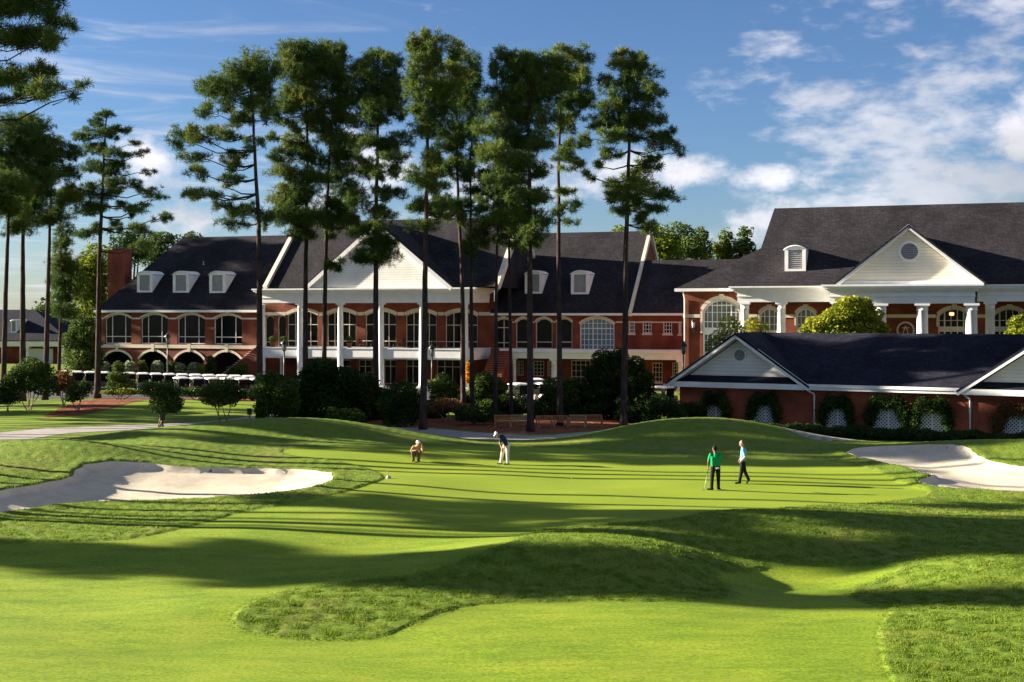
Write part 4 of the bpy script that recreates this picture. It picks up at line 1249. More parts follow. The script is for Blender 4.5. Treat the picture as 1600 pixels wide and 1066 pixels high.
DENS = 4.4
def pine(label, d, trunk, lobes, seed, width=None, dens=9.0, tone=0.0, zbase=None, cat='tree', name='pine_tree', group=None, needle=.25, knum=22, limbs=True):
    """tapered trunk, limbs and needle tufts; trunk and crown outline (photo pixels) set at the tree's own distance"""
    rg = np.random.default_rng(seed)
    s = d/F
    tp = [px3(x,y,d) for x,y in trunk]
    b = tp[0].copy(); gz = float(H(b[0],b[1])) if zbase is None else zbase
    tp[0][2] = gz-.25
    root = empty(name, (b[0], b[1], gz))
    tag(root, label, cat, group)
    o = np.array([b[0], b[1], gz])
    r0 = (width or 11)*s/2*.92
    # smooth trunk
    tp = np.array(tp); seg = np.concatenate([[0],np.cumsum(np.linalg.norm(np.diff(tp,axis=0),axis=1))]); Lt = seg[-1]
    q = np.linspace(0,1,26); tr = np.stack([np.interp(q*Lt,seg,tp[:,i]) for i in range(3)],1)
    tr[1:-1] = (tr[:-2]+2*tr[1:-1]+tr[2:])/4
    wv = np.cumsum(rg.normal(0,.035,(26,2)),0)*q[:,None]; tr[:,0]+=wv[:,0]-wv[-1,0]*q; tr[:,1]+=wv[:,1]
    rad = r0*(1.0-.80*q**1.25); rad[0]*=1.45; rad[1]*=1.08
    mb = MB(); mb.tube(tr-o, rad, 10)
    zt = tr[:,2]
    # small tufts between the big boughs and down the upper trunk
    lobes = list(lobes)
    ys = [l[1] for l in lobes]
    for (cx,cy,rx,ry) in list(lobes):
        if rg.random() < .75:
            f = rg.uniform(.35,.85); tx = np.interp(cy, [p[1] for p in trunk[::-1]], [p[0] for p in trunk[::-1]])
            lobes.append((tx+(cx-tx)*f+rg.normal(0,3), cy+rg.normal(2,7), rx*rg.uniform(.35,.6), ry*rg.uniform(.5,.85)))
    P, R, T = [], [], []
    for (cx,cy,rx,ry) in lobes:
        a, bb = rx*s*1.24, ry*s*1.42
        c = px3(cx,cy,d)
        i0 = int(np.argmin(np.abs(zt-c[2])))
        off = abs(c[0]-tr[i0,0])
        c[1] = tr[i0,1] + rg.uniform(-1,1)*max(.8, min(2.6, .55*a+.35*off))
        area = math.pi*a*bb
        n = max(9, int(area*dens*DENS))
        pts = rg.normal(size=(n,3)); pts /= np.linalg.norm(pts,axis=1,keepdims=True)
        pts *= rg.uniform(.05,1,(n,1))**.42
        # pull tufts into sprays so that gaps open between them
        ns = max(5, n//9)
        cs = pts[:ns]
        pick = cs[rg.integers(0,ns,n)]
        pts = pick*.68+pts*.32
        pts = pts*np.array([a, max(a*.75,bb), bb*1.12])*1.24
        pts[:,2] += .25*bb*np.cos(pts[:,0]/max(a,.1)*1.3)-.15*bb
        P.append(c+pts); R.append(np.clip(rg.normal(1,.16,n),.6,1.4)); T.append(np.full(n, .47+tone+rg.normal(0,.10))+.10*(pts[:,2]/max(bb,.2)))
        # limb from the trunk, rising to the lobe, then twigs
        if limbs and (off > .5 or a > .9):
            zz = c[2]-.18*off-.35*bb
            j = int(np.clip(np.searchsorted(zt, zz),2,25)); st = tr[j]
            e = c+np.array([0,0,-.15*bb])
            mid = st*.5+e*.5+np.array([0,0,-.10*off])
            rr = min(rad[j]*.55, .05+.012*off)
            path = [st, st*.7+mid*.3+np.array([0,0,-.02*off]), mid, mid*.45+e*.55+np.array([0,0,.03*off]), e]
            mb.tube(np.array(path)-o, [rr,rr*.85,rr*.7,rr*.5,rr*.28], 5)
            for t in range(4):
                g = c+cs[rg.integers(0,ns)]*np.array([a,a*.75,bb])*.95
                st2 = mid*.4+e*.6 if t%2 else e
                mb.tube(np.array([st2, (st2+g)/2+np.array([0,0,-.05]), g])-o, [rr*.4,rr*.28,rr*.12], 4)
    P = np.concatenate(P)-o; R = np.concatenate(R); T = np.concatenate(T)
    orange = rg.random(len(P)) < .0012
    T[orange] = 1.3
    mb.build('trunk', M['bark'], root)
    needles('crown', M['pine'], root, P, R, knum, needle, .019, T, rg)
    return root

LEAFD = 7.0
def bush(label, d, base, lobes, seed, mat, leaf=.16, dens=70, name='shrub', stems=None, tone=0.0, group=None, cat='shrub', stem_mat='grey_bark', stem_r=.05, zbase=None, deep=.85, crown='crown', shift=0.0):
    """shrub or broad-leaved tree: stems and a crown of many leaves; outline in photo pixels at its distance"""
    rg = np.random.default_rng(seed); s = d/F
    b = px3(base[0],base[1],d); gz = float(H(b[0],b[1])) if zbase is None else zbase
    o = np.array([b[0],b[1],gz])
    root = empty(name, o); tag(root, label, cat, group)
    P,T = [],[]
    cent=[]
    for (cx,cy,rx,ry) in lobes:
        a,bb = rx*s,ry*s
        c = px3(cx,cy,d); c[1]+=rg.uniform(-.4,.4)*a+shift
        n = max(60,int(math.pi*a*bb*dens*LEAFD))
        p = rg.normal(size=(n,3)); p/=np.linalg.norm(p,axis=1,keepdims=True)
        rr = rg.uniform(0,1,(n,1))**.30
        # lumps on the outline
        k = rg.normal(size=(7,3))*2.2; ph=rg.uniform(0,6.3,7)
        lump = 1+.13*np.sin(p@k.T+ph).sum(1,keepdims=True)/1.9
        p = p*rr*lump*np.array([a,a*deep,bb])
        q = c+p
        q[:,2] = np.maximum(q[:,2], gz+.05)
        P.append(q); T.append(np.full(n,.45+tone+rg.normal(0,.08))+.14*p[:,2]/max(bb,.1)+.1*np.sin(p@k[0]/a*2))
        cent.append(c)
    mb = MB()
    for i,c in enumerate(cent):
        st = stems[i%len(stems)] if stems else (base[0]+rg.uniform(-3,3),base[1])
        sb = px3(st[0],st[1],d); sb[1]+=rg.uniform(-.3,.3); sb[2]=gz-.1
        e = c.copy(); m_ = (sb+e)/2+np.array([rg.uniform(-.15,.15),rg.uniform(-.15,.15),0])
        mb.tube(np.array([sb,m_,e])-o,[stem_r,stem_r*.75,stem_r*.3],6)
    mb.build('stem', M[stem_mat], root)
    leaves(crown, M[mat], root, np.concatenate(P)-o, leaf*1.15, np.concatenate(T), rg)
    return root

# ---- the row of tall pines in front of the portico
A = pine('tall pine with long bare boughs reaching left, at the left end of the portico pines', 92,
 [(405,660),(405,440),(403,330),(398,240),(393,150),(391,96)],
 [(392,104,36,20),(430,112,8,14),(331,138,24,16),(358,150,36,20),(324,172,22,9),(277,216,17,15),(308,207,26,11),(351,209,24,9),(304,243,24,8),(311,273,14,12),(358,243,20,8),(352,276,24,6),(321,306,28,7),(298,302,18,7),(382,327,25,9),(358,345,22,9),(415,132,17,17),(422,182,12,9),(409,226,10,6),(418,338,15,11),(395,150,28,22),(389,226,12,8),(368,122,26,16),(375,185,22,12),(345,322,14,7)], 101, 12, 8.5, .06)
B = pine('tall pine with a flat broad top, second trunk from the left of the portico pines', 102,
 [(477,655),(478,450),(480,330),(480,240),(478,150),(474,85)],
 [(473,84,36,12),(443,95,8,8),(458,112,28,17),(497,106,36,24),(449,151,25,16),(483,151,36,20),(439,182,20,10),(430,216,12,7),(460,202,15,10),(458,230,24,14),(440,248,18,9),(449,273,26,12),(494,246,26,14),(449,307,30,13),(476,303,28,14),(456,337,28,15),(483,344,30,14),(429,320,12,7),(470,366,22,10),(488,190,24,14),(500,275,24,12)], 102, 10, 10.5, .03)
Cc = pine('tall pine with a dense dark crown to low down, third trunk of the portico pines', 103,
 [(505,655),(508,450),(512,300),(519,180),(524,80)],
 [(512,77,20,11),(532,91,14,15),(525,118,26,18),(535,151,27,18),(528,182,28,15),(537,229,26,16),(526,270,28,15),(534,297,27,14),(527,327,28,15),(543,354,23,12),(522,414,13,8),(512,208,22,14),(548,250,16,12),(508,350,20,12)], 103, 9, 10.5, -.03)
D = pine('tall pine with small separate boughs, its trunk before the white pediment', 100,
 [(588,660),(588,500),(587,330),(590,180),(590,85)],
 [(588,84,21,9),(590,101,38,15),(612,97,12,11),(571,118,26,16),(608,131,25,15),(578,151,30,16),(615,151,22,13),(595,175,29,14),(564,185,25,13),(628,175,10,9),(622,216,22,10),(603,229,18,12),(562,222,24,12),(622,249,24,8),(564,262,22,11),(602,270,20,8),(622,300,18,7),(597,303,19,9),(562,312,22,11),(593,337,25,11),(577,364,28,11),(604,380,17,10),(588,395,34,17),(566,404,16,8)], 104, 11, 10.5, -.03)
E = pine('tallest pine, lit yellow-green down its left side, by the right of the pediment', 88,
 [(661,668),(663,500),(666,330),(668,240),(668,150),(665,70)],
 [(665,64,17,9),(646,78,17,11),(678,84,31,16),(711,86,13,13),(651,107,23,14),(697,114,29,17),(667,141,30,16),(654,168,21,15),(688,175,27,16),(665,202,23,13),(674,254,21,17),(665,283,26,17),(650,320,19,9),(681,327,29,10),(660,352,26,8),(640,138,12,12),(692,142,24,14),(684,298,16,10),(700,205,14,10)], 105, 12, 9.5, .05)
G_ = pine('pine of middle height with a twin-lobed crown, behind the right end of the portico', 97,
 [(724,645),(722,420),(714,300),(712,200),(713,105)],
 [(721,101,19,17),(742,114,13,20),(735,141,19,16),(715,151,28,16),(728,175,25,15),(715,209,28,13),(701,229,20,12),(742,209,18,12),(728,270,27,10),(704,262,18,10),(701,320,28,10),(752,324,20,9),(716,250,16,9),(712,340,22,9),(690,262,14,8)], 106, 9, 9, -.04)
Hh = pine('slim pine with sunlit bark and sparse low tufts, right of the portico end column', 99,
 [(738,640),(738,400),(738,280),(738,190)],
 [(742,196,16,12),(748,229,19,12),(758,276,17,8),(732,256,16,9),(745,357,27,10),(748,378,22,10),(728,330,16,8),(760,236,12,8),(740,300,18,8),(730,392,16,8)], 107, 8, 8, .04)
I2 = pine('thin pine with sunlit patches on its trunk, left beside the broadest crowned pine', 98,
 [(773,640),(775,480),(777,330),(778,240)],
 [(782,250,24,12),(782,276,28,13),(775,310,22,10),(789,344,27,13),(768,290,16,9),(800,300,20,10),(786,372,22,10),(764,350,14,8)], 108, 8, 9, -.05)
I3 = pine('slender dark pine trunk close behind the barge board of the right wing', 99,
 [(799,640),(798,480),(797,330),(800,240)],
 [(802,330,26,12),(812,300,24,12),(798,270,24,12),(815,352,20,9),(806,384,16,8)], 118, 7, 8, -.08)
J = pine('broadest crowned pine of the row with a domed dark top', 86,
 [(829,672),(829,450),(829,250),(828,150),(831,92)],
 [(789,90,21,9),(769,111,13,11),(833,90,37,9),(809,107,36,17),(857,107,35,17),(789,138,29,17),(829,141,42,18),(863,138,28,15),(769,175,25,13),(809,172,38,17),(850,182,28,15),(775,209,32,15),(809,216,32,15),(843,222,23,12),(775,249,32,13),(809,256,28,12),(843,263,24,9),(789,283,32,12),(809,310,32,12),(843,310,24,10),(800,337,32,12),(843,344,26,12),(826,372,24,10)], 109, 12, 11, -.05)
K = pine('pine with a small rounded top and open lower boughs, between broadest and last pine', 91,
 [(875,662),(874,400),(873,250),(876,130),(882,84)],
 [(890,84,25,10),(910,94,15,13),(897,118,25,16),(914,121,14,12),(904,151,27,13),(887,160,22,12),(918,158,13,11),(900,226,21,8),(885,243,20,10),(897,257,17,7),(886,303,15,7),(897,327,15,8),(897,347,11,4),(876,330,14,8),(880,200,18,9),(868,110,18,12),(892,182,20,9)], 110, 10, 8.5, .02)
L_ = pine('last pine on the right of the row with wide layered boughs', 90,
 [(974,662),(976,450),(980,330),(983,200),(982,95)],
 [(978,87,19,7),(981,103,33,14),(1005,97,9,8),(944,121,9,8),(998,121,27,14),(971,141,29,13),(1012,145,23,12),(954,165,23,10),(998,165,33,12),(931,185,22,9),(965,192,29,12),(1012,188,33,10),(914,216,12,6),(958,216,23,10),(1005,216,35,10),(1049,209,13,10),(1042,229,24,9),(1067,236,8,5),(954,243,20,7),(1015,256,23,10),(995,276,28,11),(918,276,12,6),(951,300,15,11),(971,300,24,12),(1005,297,34,11),(1042,307,23,9),(968,327,17,8),(1019,327,24,8),(1012,352,16,14),(934,262,10,6)], 111, 12, 9, .0)
# ---- pines at the left edge
Ea = pine('nearest pine, only the tips of its lit branches reach in at the top left corner', 62,
 [(-62,700),(-60,400),(-55,100),(-50,-60)],
 [(49,15,50,16),(75,22,26,14),(22,56,38,14),(56,67,36,11),(101,75,18,7),(22,124,38,11),(75,120,32,9),(109,124,12,5),(98,154,30,7),(128,154,10,5),(20,140,30,9),(-40,0,50,30),(-60,80,40,24),(-40,150,40,14),(-70,200,36,14),(10,-20,50,24),(-100,60,40,30),(-90,-40,50,40)], 112, 16, 11, .10, needle=.28, knum=22)
L1 = pine('leftmost pine with leaning trunk at the very edge of the picture', 112,
 [(4,615),(10,450),(14,330),(18,240),(20,195)],
 [(22,205,38,16),(22,230,38,18),(10,262,36,18),(22,290,40,18),(10,325,32,16),(26,352,24,12),(-20,240,30,18),(-25,300,30,18)], 113, 10, 9, -.04)
L2 = pine('thick straight pine behind the left bushes with a dense dark crown', 116,
 [(35,615),(37,450),(39,320),(45,220),(47,190)],
 [(44,195,34,12),(62,221,30,16),(68,244,29,13),(50,270,36,16),(62,282,36,16),(56,322,32,16),(44,345,24,12),(40,300,28,14)], 114, 11, 9.5, -.1)
L2b = pine('second dark pine of the left cluster, beside the thin young pine', 118,
 [(70,600),(76,440),(79,330),(82,240)],
 [(90,236,24,14),(86,270,29,14),(112,240,20,9),(101,308,30,13),(79,338,20,11),(118,270,18,9),(120,310,18,9),(92,340,22,9)], 115, 10, 9, -.08)
L2c = pine('thin young pine with a low bushy dark crown, near the hedge of the left wing', 124,
 [(91,600),(96,470),(98,380),(100,350)],
 [(100,385,16,12),(96,410,24,15),(104,435,27,15),(100,462,26,15),(110,490,22,11),(96,360,16,8),(84,440,16,10)], 116, 7, 9, -.02)
L3 = pine('lone pine with tiered drooping boughs at the left corner of the clubhouse', 120,
 [(152,622),(155,450),(160,300),(165,190),(166,176)],
 [(165,180,17,6),(143,191,16,5),(195,203,13,6),(165,209,27,8),(131,214,20,6),(203,221,9,4),(150,233,28,7),(191,244,25,6),(229,244,12,4),(139,259,22,8),(176,263,23,9),(225,267,11,4),(195,285,25,6),(233,300,20,6),(180,296,18,6),(150,300,28,11),(248,338,14,6),(225,327,20,6),(188,323,19,6),(143,326,26,10),(131,360,22,8),(180,353,10,5),(210,360,22,8),(210,385,18,8),(120,300,16,8),(245,306,10,4)], 117, 11, 9, -.06)
# ---- pines beyond the left edge of the picture whose shadows reach the greens
def shadow_pine(src, x, y, s, rz, label, zs=1.0):
    c = copy_tree(src); c.location = (x, y, float(H(x,y))); c.scale = (s/zs**.5,s/zs**.5,s*zs); c.rotation_euler = (0,0,rz); c['label'] = label
    c['group'] = 'pines beyond the left edge'
for k, (src,x,y,s,rz,*zs) in enumerate([(L_,-24.5,45.4,.92,2.0),(A,-27.5,47.3,.95,3.3),(K,-25,52.8,.95,1.0),(E,-31,56.2,1.0,.6),(B,-28.5,61.2,1.0,4.0,1.5),(K,-33,64.5,1.05,2.6,1.5),(A,-33,69.5,1.05,4.4,1.55),
     (J,-54,46.5,.72,1.2),(Cc,-50,45.2,.66,2.2),(J,-60,48.2,.78,3.4),(L_,-46,44.6,.62,.9),(Cc,-66,49.5,.85,5.1),
     (L_,-40,51.6,.80,.3),(J,-45,54.0,.85,2.7),(E,-50,56.6,.85,4.2),(J,-58,52.8,.95,.7,1.45),(Cc,-62,54.2,1.0,1.7,1.5),(L_,-54,53.4,.9,2.9,1.45),
     (A,-56,79.0,.95,1.9),(J,-48,76.0,.8,.4),(J,-66,84,1.0,2.9),(B,-60,88,1.0,2.8),(Cc,-52,84,.8,.2),(E,-72,92,1.0,1.1),(D,-50,71.5,.7,5.0),(L_,-44,73.5,.62,2.4),(J,-64,97,1.0,4.4),(Cc,-70,101,1.0,3.1),(L_,-80,105,1.0,2.2),(B,-58,94,.9,.8),(J,-88,112,1.0,1.4),(J,-48,100,1.0,.3),(E,-52,104,1.0,3.3),(J,-57,109,1.0,5.3),(L_,-47,95,.95,.2),(Cc,-60,104,1.0,2.9),(E,-92,118,1.0,5.5),
     (J,-78,163,1.1,.5),(B,-86,170,1.1,1.5),(L_,-82,158,1.0,3.0),(E,-94,166,1.1,2.0),(Cc,-73,166,1.0,.4),(J,-100,160,1.0,3.8)]):
    shadow_pine(src,x,y,s,rz,'pine standing out of view to the left that throws its long shadow into the picture',*zs)

# ---- broad-leaved trees behind the buildings
bg = [
 ('pale green round tree over the left roof ridge',225,(262,385),[(250,372,24,12),(275,378,20,10),(240,384,20,12)],'leaf_mid',.0),
 ('small pale tree showing over the middle of the left roof',228,(303,380),[(300,369,13,7),(312,374,12,6)],'leaf_mid',.05),
 ('bright tree between the lone pine and the chimney',190,(128,520),[(150,400,26,20),(130,425,26,22),(160,430,20,24),(140,455,28,20)],'leaf_lime',-.25),
 ('dark tree rising beside the left chimney top',185,(205,470),[(198,380,22,18),(212,372,16,12),(190,398,18,14)],'leaf_dark',.1),
 ('lime green tree behind the gable of the right wing',178,(1020,430),[(1020,362,24,14),(1035,385,26,20),(1010,388,16,16)],'leaf_lime',-.3),
 ('olive tree with an uneven top behind the link roof',185,(1062,430),[(1062,362,24,16),(1075,384,26,18),(1050,378,16,16)],'leaf_mid',.1),
 ('feathery tree beside the olive tree over the link roof',190,(1098,430),[(1095,368,14,14),(1100,388,20,16)],'leaf_mid',.05),
 ('sunlit tree in the gap left of the hall roof',186,(1135,420),[(1135,368,13,11),(1130,390,16,14),(1142,384,12,12)],'leaf_lime',-.32),
 ('tall leafy tree touching the slope of the hall roof',184,(1163,420),[(1164,364,14,11),(1168,385,17,15),(1155,392,14,12)],'leaf_mid',.02),
 ('low dark tree under the last pine, over the link ridge',175,(985,420),[(985,376,20,12),(968,362,14,10)],'leaf_lime',-.35)]
for k,(lab,d,b,lo,mt,tn) in enumerate(bg):
    lo = lo+[(x+6*((i%2)*2-1),y+22,rx*1.1,ry*1.2) for i,(x,y,rx,ry) in enumerate(lo)]
    bush(lab,d,b,lo,300+k,mt,.42,9,'leafy_tree',None,tn,'trees behind the clubhouse','tree','bark',.25,zbase=-1.0)
# far wood on the left horizon
rgw = np.random.default_rng(77)
Pw = []; 
for k in range(70):
    x = -200+rgw.uniform(-70,330); y = 330+rgw.uniform(0,60); h = rgw.uniform(9,15)
    n = 260
    p = rgw.normal(size=(n,3)); p/=np.linalg.norm(p,axis=1,keepdims=True); p*=rgw.uniform(0,1,(n,1))**.35
    Pw.append(np.array([x,y,-1+h*.55])+p*np.array([rgw.uniform(4,6),4,h*.5]))
Pw=np.concatenate(Pw)
ow = leaves('wood', M['leaf_mid'], None, Pw, 1.6, np.full(len(Pw),.35), rgw, aspect=.8)
tag(ow, kind='stuff')
# ---- trees by the buildings
bush('bright green tree at the left corner of the clubhouse',140,(128,590),[(128,508,20,14),(120,530,24,20),(140,535,20,22),(128,560,26,22),(150,560,14,20)],330,'leaf_mid',.26,45,'leafy_tree',None,.05,None,'tree','bark',.14)
bush('large yellow-green tree glowing in front of the hall colonnade',104.5,(1330,560),[(1330,482,30,20),(1305,500,34,20),(1345,500,38,20),(1280,510,26,14),(1372,512,22,14),(1320,520,50,16),(1352,474,10,10),(1262,516,12,8)],331,'leaf_lime',.24,60,'leafy_tree',None,.10,None,'tree','grey_bark',.10,zbase=-1.5)
bush('thin yellow-green sapling before the big hall window',105,(1140,570),[(1140,505,16,12),(1128,522,18,12),(1155,518,16,14),(1118,540,16,14),(1140,545,22,18)],332,'leaf_lime',.2,26,'leafy_tree',None,-.05,None,'tree','grey_bark',.05,zbase=-1.5)
bush('thin autumn sapling by the first hall column',106,(1180,570),[(1178,506,14,11),(1190,515,14,12),(1172,522,12,12)],333,'leaf_lime',.2,26,'leafy_tree',None,.2,None,'tree','grey_bark',.05,zbase=-1.5)
bush('lime green tree cut by the right picture edge in front of the hall',104,(1600,570),[(1596,508,20,16),(1612,500,18,16),(1600,522,28,12),(1580,520,10,6)],334,'leaf_lime',.22,60,'leafy_tree',None,.0,None,'tree','grey_bark',.08,zbase=-1.5)
# ---- shrubs
bush('wide bushy shrub under the left pines',104,(45,628),[(40,592,32,22),(62,580,22,16),(22,598,20,18),(75,600,26,18),(48,572,18,12)],340,'leaf_mid',.18,80,'shrub',None,-.12)
bush('dark low bush at the foot of the leftmost pine',103,(10,632),[(6,618,18,14),(20,622,14,10)],341,'leaf_dark',.16,80,'shrub',None,-.1)
bush('rust coloured small shrub beside the wide bushy shrub',106,(98,626),[(98,592,18,14),(106,605,18,12),(88,604,12,12)],342,'leaf_rust',.16,70,'shrub',None,.0)
bush('dark rounded shrub on the pine straw left of the lone pine',102,(122,634),[(122,612,18,14),(134,606,12,12),(112,620,12,10)],343,'leaf_dark',.15,80,'shrub',None,.1)
bush('bright cone shaped bush right of the lone pine trunk',116,(184,612),[(184,575,10,9),(183,588,17,10),(185,600,23,10)],344,'leaf_mid',.17,80,'shrub',None,.1)
bush('low yellow-green grass clump under the cone shaped bush',114,(190,618),[(170,613,12,4),(190,613,20,5),(210,613,14,4)],345,'leaf_lime',.18,80,'shrub',None,-.15)
bush('clipped multi-stemmed crape myrtle with two crowns over the pine straw',88,(252,664),[(258,626,26,23),(235,609,18,14),(262,610,20,15),(270,632,18,15)],346,'leaf_dark',.12,150,'shrub',[(247,664),(259,664),(250,664)],.12,None,'shrub','grey_bark',.05)
bush('clipped round crape myrtle on a fan of pale stems',91,(347,664),[(346,611,27,19),(332,618,17,14),(362,616,18,16),(347,625,26,12)],347,'leaf_dark',.12,150,'shrub',[(342,664),(346,664),(351,662),(355,660)],.08,None,'shrub','grey_bark',.045)
bush('lit leafy shrub at the foot of the first portico pine',88,(425,662),[(425,596,26,16),(418,612,22,18),(440,612,28,22),(432,635,28,18),(408,640,12,14),(450,632,20,22)],348,'leaf_dark',.17,110,'shrub',None,.25)
bush('huge black-green evergreen shrub in the middle of the pine row',93,(505,664),[(500,588,32,26),(530,600,38,28),(478,610,26,26),(515,628,46,28),(550,620,32,30),(480,640,28,22),(540,648,42,16)],349,'leaf_dark',.2,90,'shrub',None,-.18)
bush('low leaf clump with yellow tips on the crest of the mound',83,(525,668),[(520,646,14,12),(540,650,16,12),(556,650,14,12),(516,656,10,8)],350,'leaf_mid',.16,90,'shrub',None,-.05)
bush('round dark shrub between two pine trunks before the portico',90,(628,672),[(625,618,28,20),(610,632,22,20),(645,630,24,20),(628,648,34,18),(612,655,16,12)],351,'leaf_dark',.15,120,'shrub',None,.06)
bush('tall dark shrub left of the round dark shrub',96,(580,668),[(575,600,18,18),(582,625,20,22),(570,640,18,20),(590,650,20,14)],352,'leaf_dark',.17,90,'shrub',None,-.1)
bush('bright bushy shrub in front of the portico doors',101,(690,640),[(690,592,11,10),(685,604,20,14),(705,608,18,14),(692,620,26,14)],353,'leaf_mid',.17,80,'shrub',None,.1)
bush('rusty grass shrub below the portico doors',95,(700,648),[(698,632,24,12),(680,638,18,10),(720,638,18,10)],354,'leaf_rust',.16,70,'shrub',None,.05)
bush('orange autumn bush by the right end column of the portico',112,(732,618),[(731,572,5,6),(732,580,6,8),(732,592,5,8)],355,'leaf_orange',.16,130,'shrub',None,.1)
bush('grey-green bush beside the outside stairs',104,(765,640),[(758,592,20,14),(772,602,22,14),(752,612,18,14),(775,620,24,14),(760,632,24,10)],356,'leaf_mid',.17,80,'shrub',None,-.1)
bush('low dark bush in front of the stairs, by the path',92,(745,660),[(735,648,24,12),(760,650,24,11),(722,645,14,12)],357,'leaf_dark',.15,90,'shrub',None,.0)
bush('leafy bush right of the parked carts under the broadest pine',98,(880,655),[(868,608,22,18),(885,622,26,20),(860,630,22,18),(878,642,32,14),(895,605,16,16)],358,'leaf_dark',.17,100,'shrub',None,.15)
bush('tall dark tree hiding the doors right of the last pine but one',97,(935,655),[(945,565,22,18),(935,585,24,20),(955,595,28,24),(930,615,30,24),(960,625,32,26),(938,640,34,20),(968,560,14,16)],359,'leaf_dark',.2,80,'leafy_tree',None,.0,None,'tree','bark',.1)
bush('dark tree close to the last pine trunk',95,(990,660),[(995,575,16,16),(1000,600,22,22),(990,625,26,24),(1010,630,24,22),(985,645,26,16)],360,'leaf_dark',.2,80,'leafy_tree',None,-.1,None,'tree','bark',.09)
bush('loose dark shrub before the cart barn corner',92,(1040,662),[(1030,632,24,14),(1048,640,20,12),(1018,645,18,12),(1060,648,16,10)],361,'leaf_dark',.16,90,'shrub',None,-.05)
for k,(x,y,rx,ry,mt,lab) in enumerate([(136,573,10,6,'leaf_grey','pale grey-green shrub by the left corner of the arches'),(160,571,10,6,'leaf_grey','pale shrub between the lone pine and the first arch'),(203,570,9,6,'leaf_grey','small pale shrub before the first arch pillar'),(224,570,7,7,'leaf_mid','small round green shrub in the second arch'),(246,571,10,8,'leaf_grey','spiky pale shrub in the second arch, left of the lamp post'),(268,571,8,7,'leaf_mid','green shrub between the second and third arches'),(281,573,10,6,'leaf_grey','pale shrub in the left of the third arch'),(303,573,11,8,'leaf_grey','pale shrub in the right of the third arch'),(319,575,8,7,'leaf_lime','bright lime shrub at the third pillar'),(331,568,8,14,'leaf_dark','dark cone shrub left of the brick stairs'),(372,575,17,6,'leaf_dark','clipped green mound in front of the brick stairs')]):
    bush(lab,146,(x,600),[(x,y,rx,ry),(x,y+10,rx*1.1,ry*1.2)],380+k,mt,.2,70,'shrub',None,.1 if mt!='leaf_dark' else .2)
for k,(x,y,rx,ry,lab) in enumerate([(305,612,30,8,'low clipped hedge in front of the near row of carts'),(395,616,24,9,'low clipped hedge right of the round crape myrtle')]):
    bush(lab,112,(x,622),[(x-rx*.6,y,rx*.5,ry),(x,y,rx*.6,ry),(x+rx*.6,y,rx*.5,ry)],400+k,'leaf_dark',.14,110,'hedge',None,.0,None,'hedge')
for k,(x,d_,y,rx,ry,mt,lab) in enumerate([(715,104,628,24,18,'leaf_dark','dark rounded shrub behind the rusty grass, below the portico doors'),(752,107,622,26,16,'leaf_mid','dull green shrub filling the gap behind the stairs bush'),(790,100,634,24,18,'leaf_dark','dark shrub behind the leftmost benches'),(818,103,632,22,16,'leaf_dark','dark shrub between the benches and the parked carts'),(850,97,642,22,14,'leaf_dark','low dark shrub at the foot of the broadest pine'),(905,99,636,24,20,'leaf_dark','dark shrub left of the tall dark tree'),(672,98,640,22,16,'leaf_dark','dark shrub close to the right of the tallest pine'),(598,100,628,22,22,'leaf_dark','dark shrub between the round dark shrub and its taller neighbour'),(455,99,628,26,26,'leaf_dark','dark shrub joining the lit leafy shrub to the huge evergreen'),(1075,96,640,24,14,'leaf_dark','dark shrub at the left corner of the cart barn wall')]):
    bush(lab,d_,(x,655),[(x,y,rx,ry),(x-rx*.5,y+6,rx*.7,ry*.8),(x+rx*.5,y+5,rx*.7,ry*.8)],420+k,mt,.17,80,'shrub',None,-.05)
# ---- hedge and climbers of the cart barn
def strip_foliage(name,label,cat,fr,us,zs,v,th,mat,leaf,dens,seed,z0,tone=0,stem=False):
    rg=np.random.default_rng(seed); root=fr.root(name); tag(root,label,cat)
    return root,rg
def barn_local(P): return P
hedge = fb.root('hedge'); tag(hedge,'long low dark hedge running along the foot of the cart barn','hedge')
rg=np.random.default_rng(500)
n=60000; uu=rg.uniform(fb.U(1050,-2.6),fb.U(1625,-2.6),n); hh=.64+.08*np.sin(uu*1.7)+.06*np.sin(uu*4.1+1)
vv_=rg.uniform(-1,1,n); zz=rg.uniform(0,1,n)**.6
shell=np.sqrt(np.clip(1-zz**3,0,1))
Ph=np.stack([uu,-3.6+vv_*1.5*shell,-1.55+hh*zz+.05*rg.normal(size=n)],1)
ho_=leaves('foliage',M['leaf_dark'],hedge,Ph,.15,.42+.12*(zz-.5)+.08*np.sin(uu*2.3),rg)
mbx=MB()
for q in np.arange(fb.U(1052,-2.6),fb.U(1620,-2.6),1.6): mbx.tube([(q,-3.6,-1.8),(q+.05,-3.6,-.95)],.03,5)
mbx.build('stem',M['bark'],hedge)
names=['first','second','third','fourth','fifth','last']
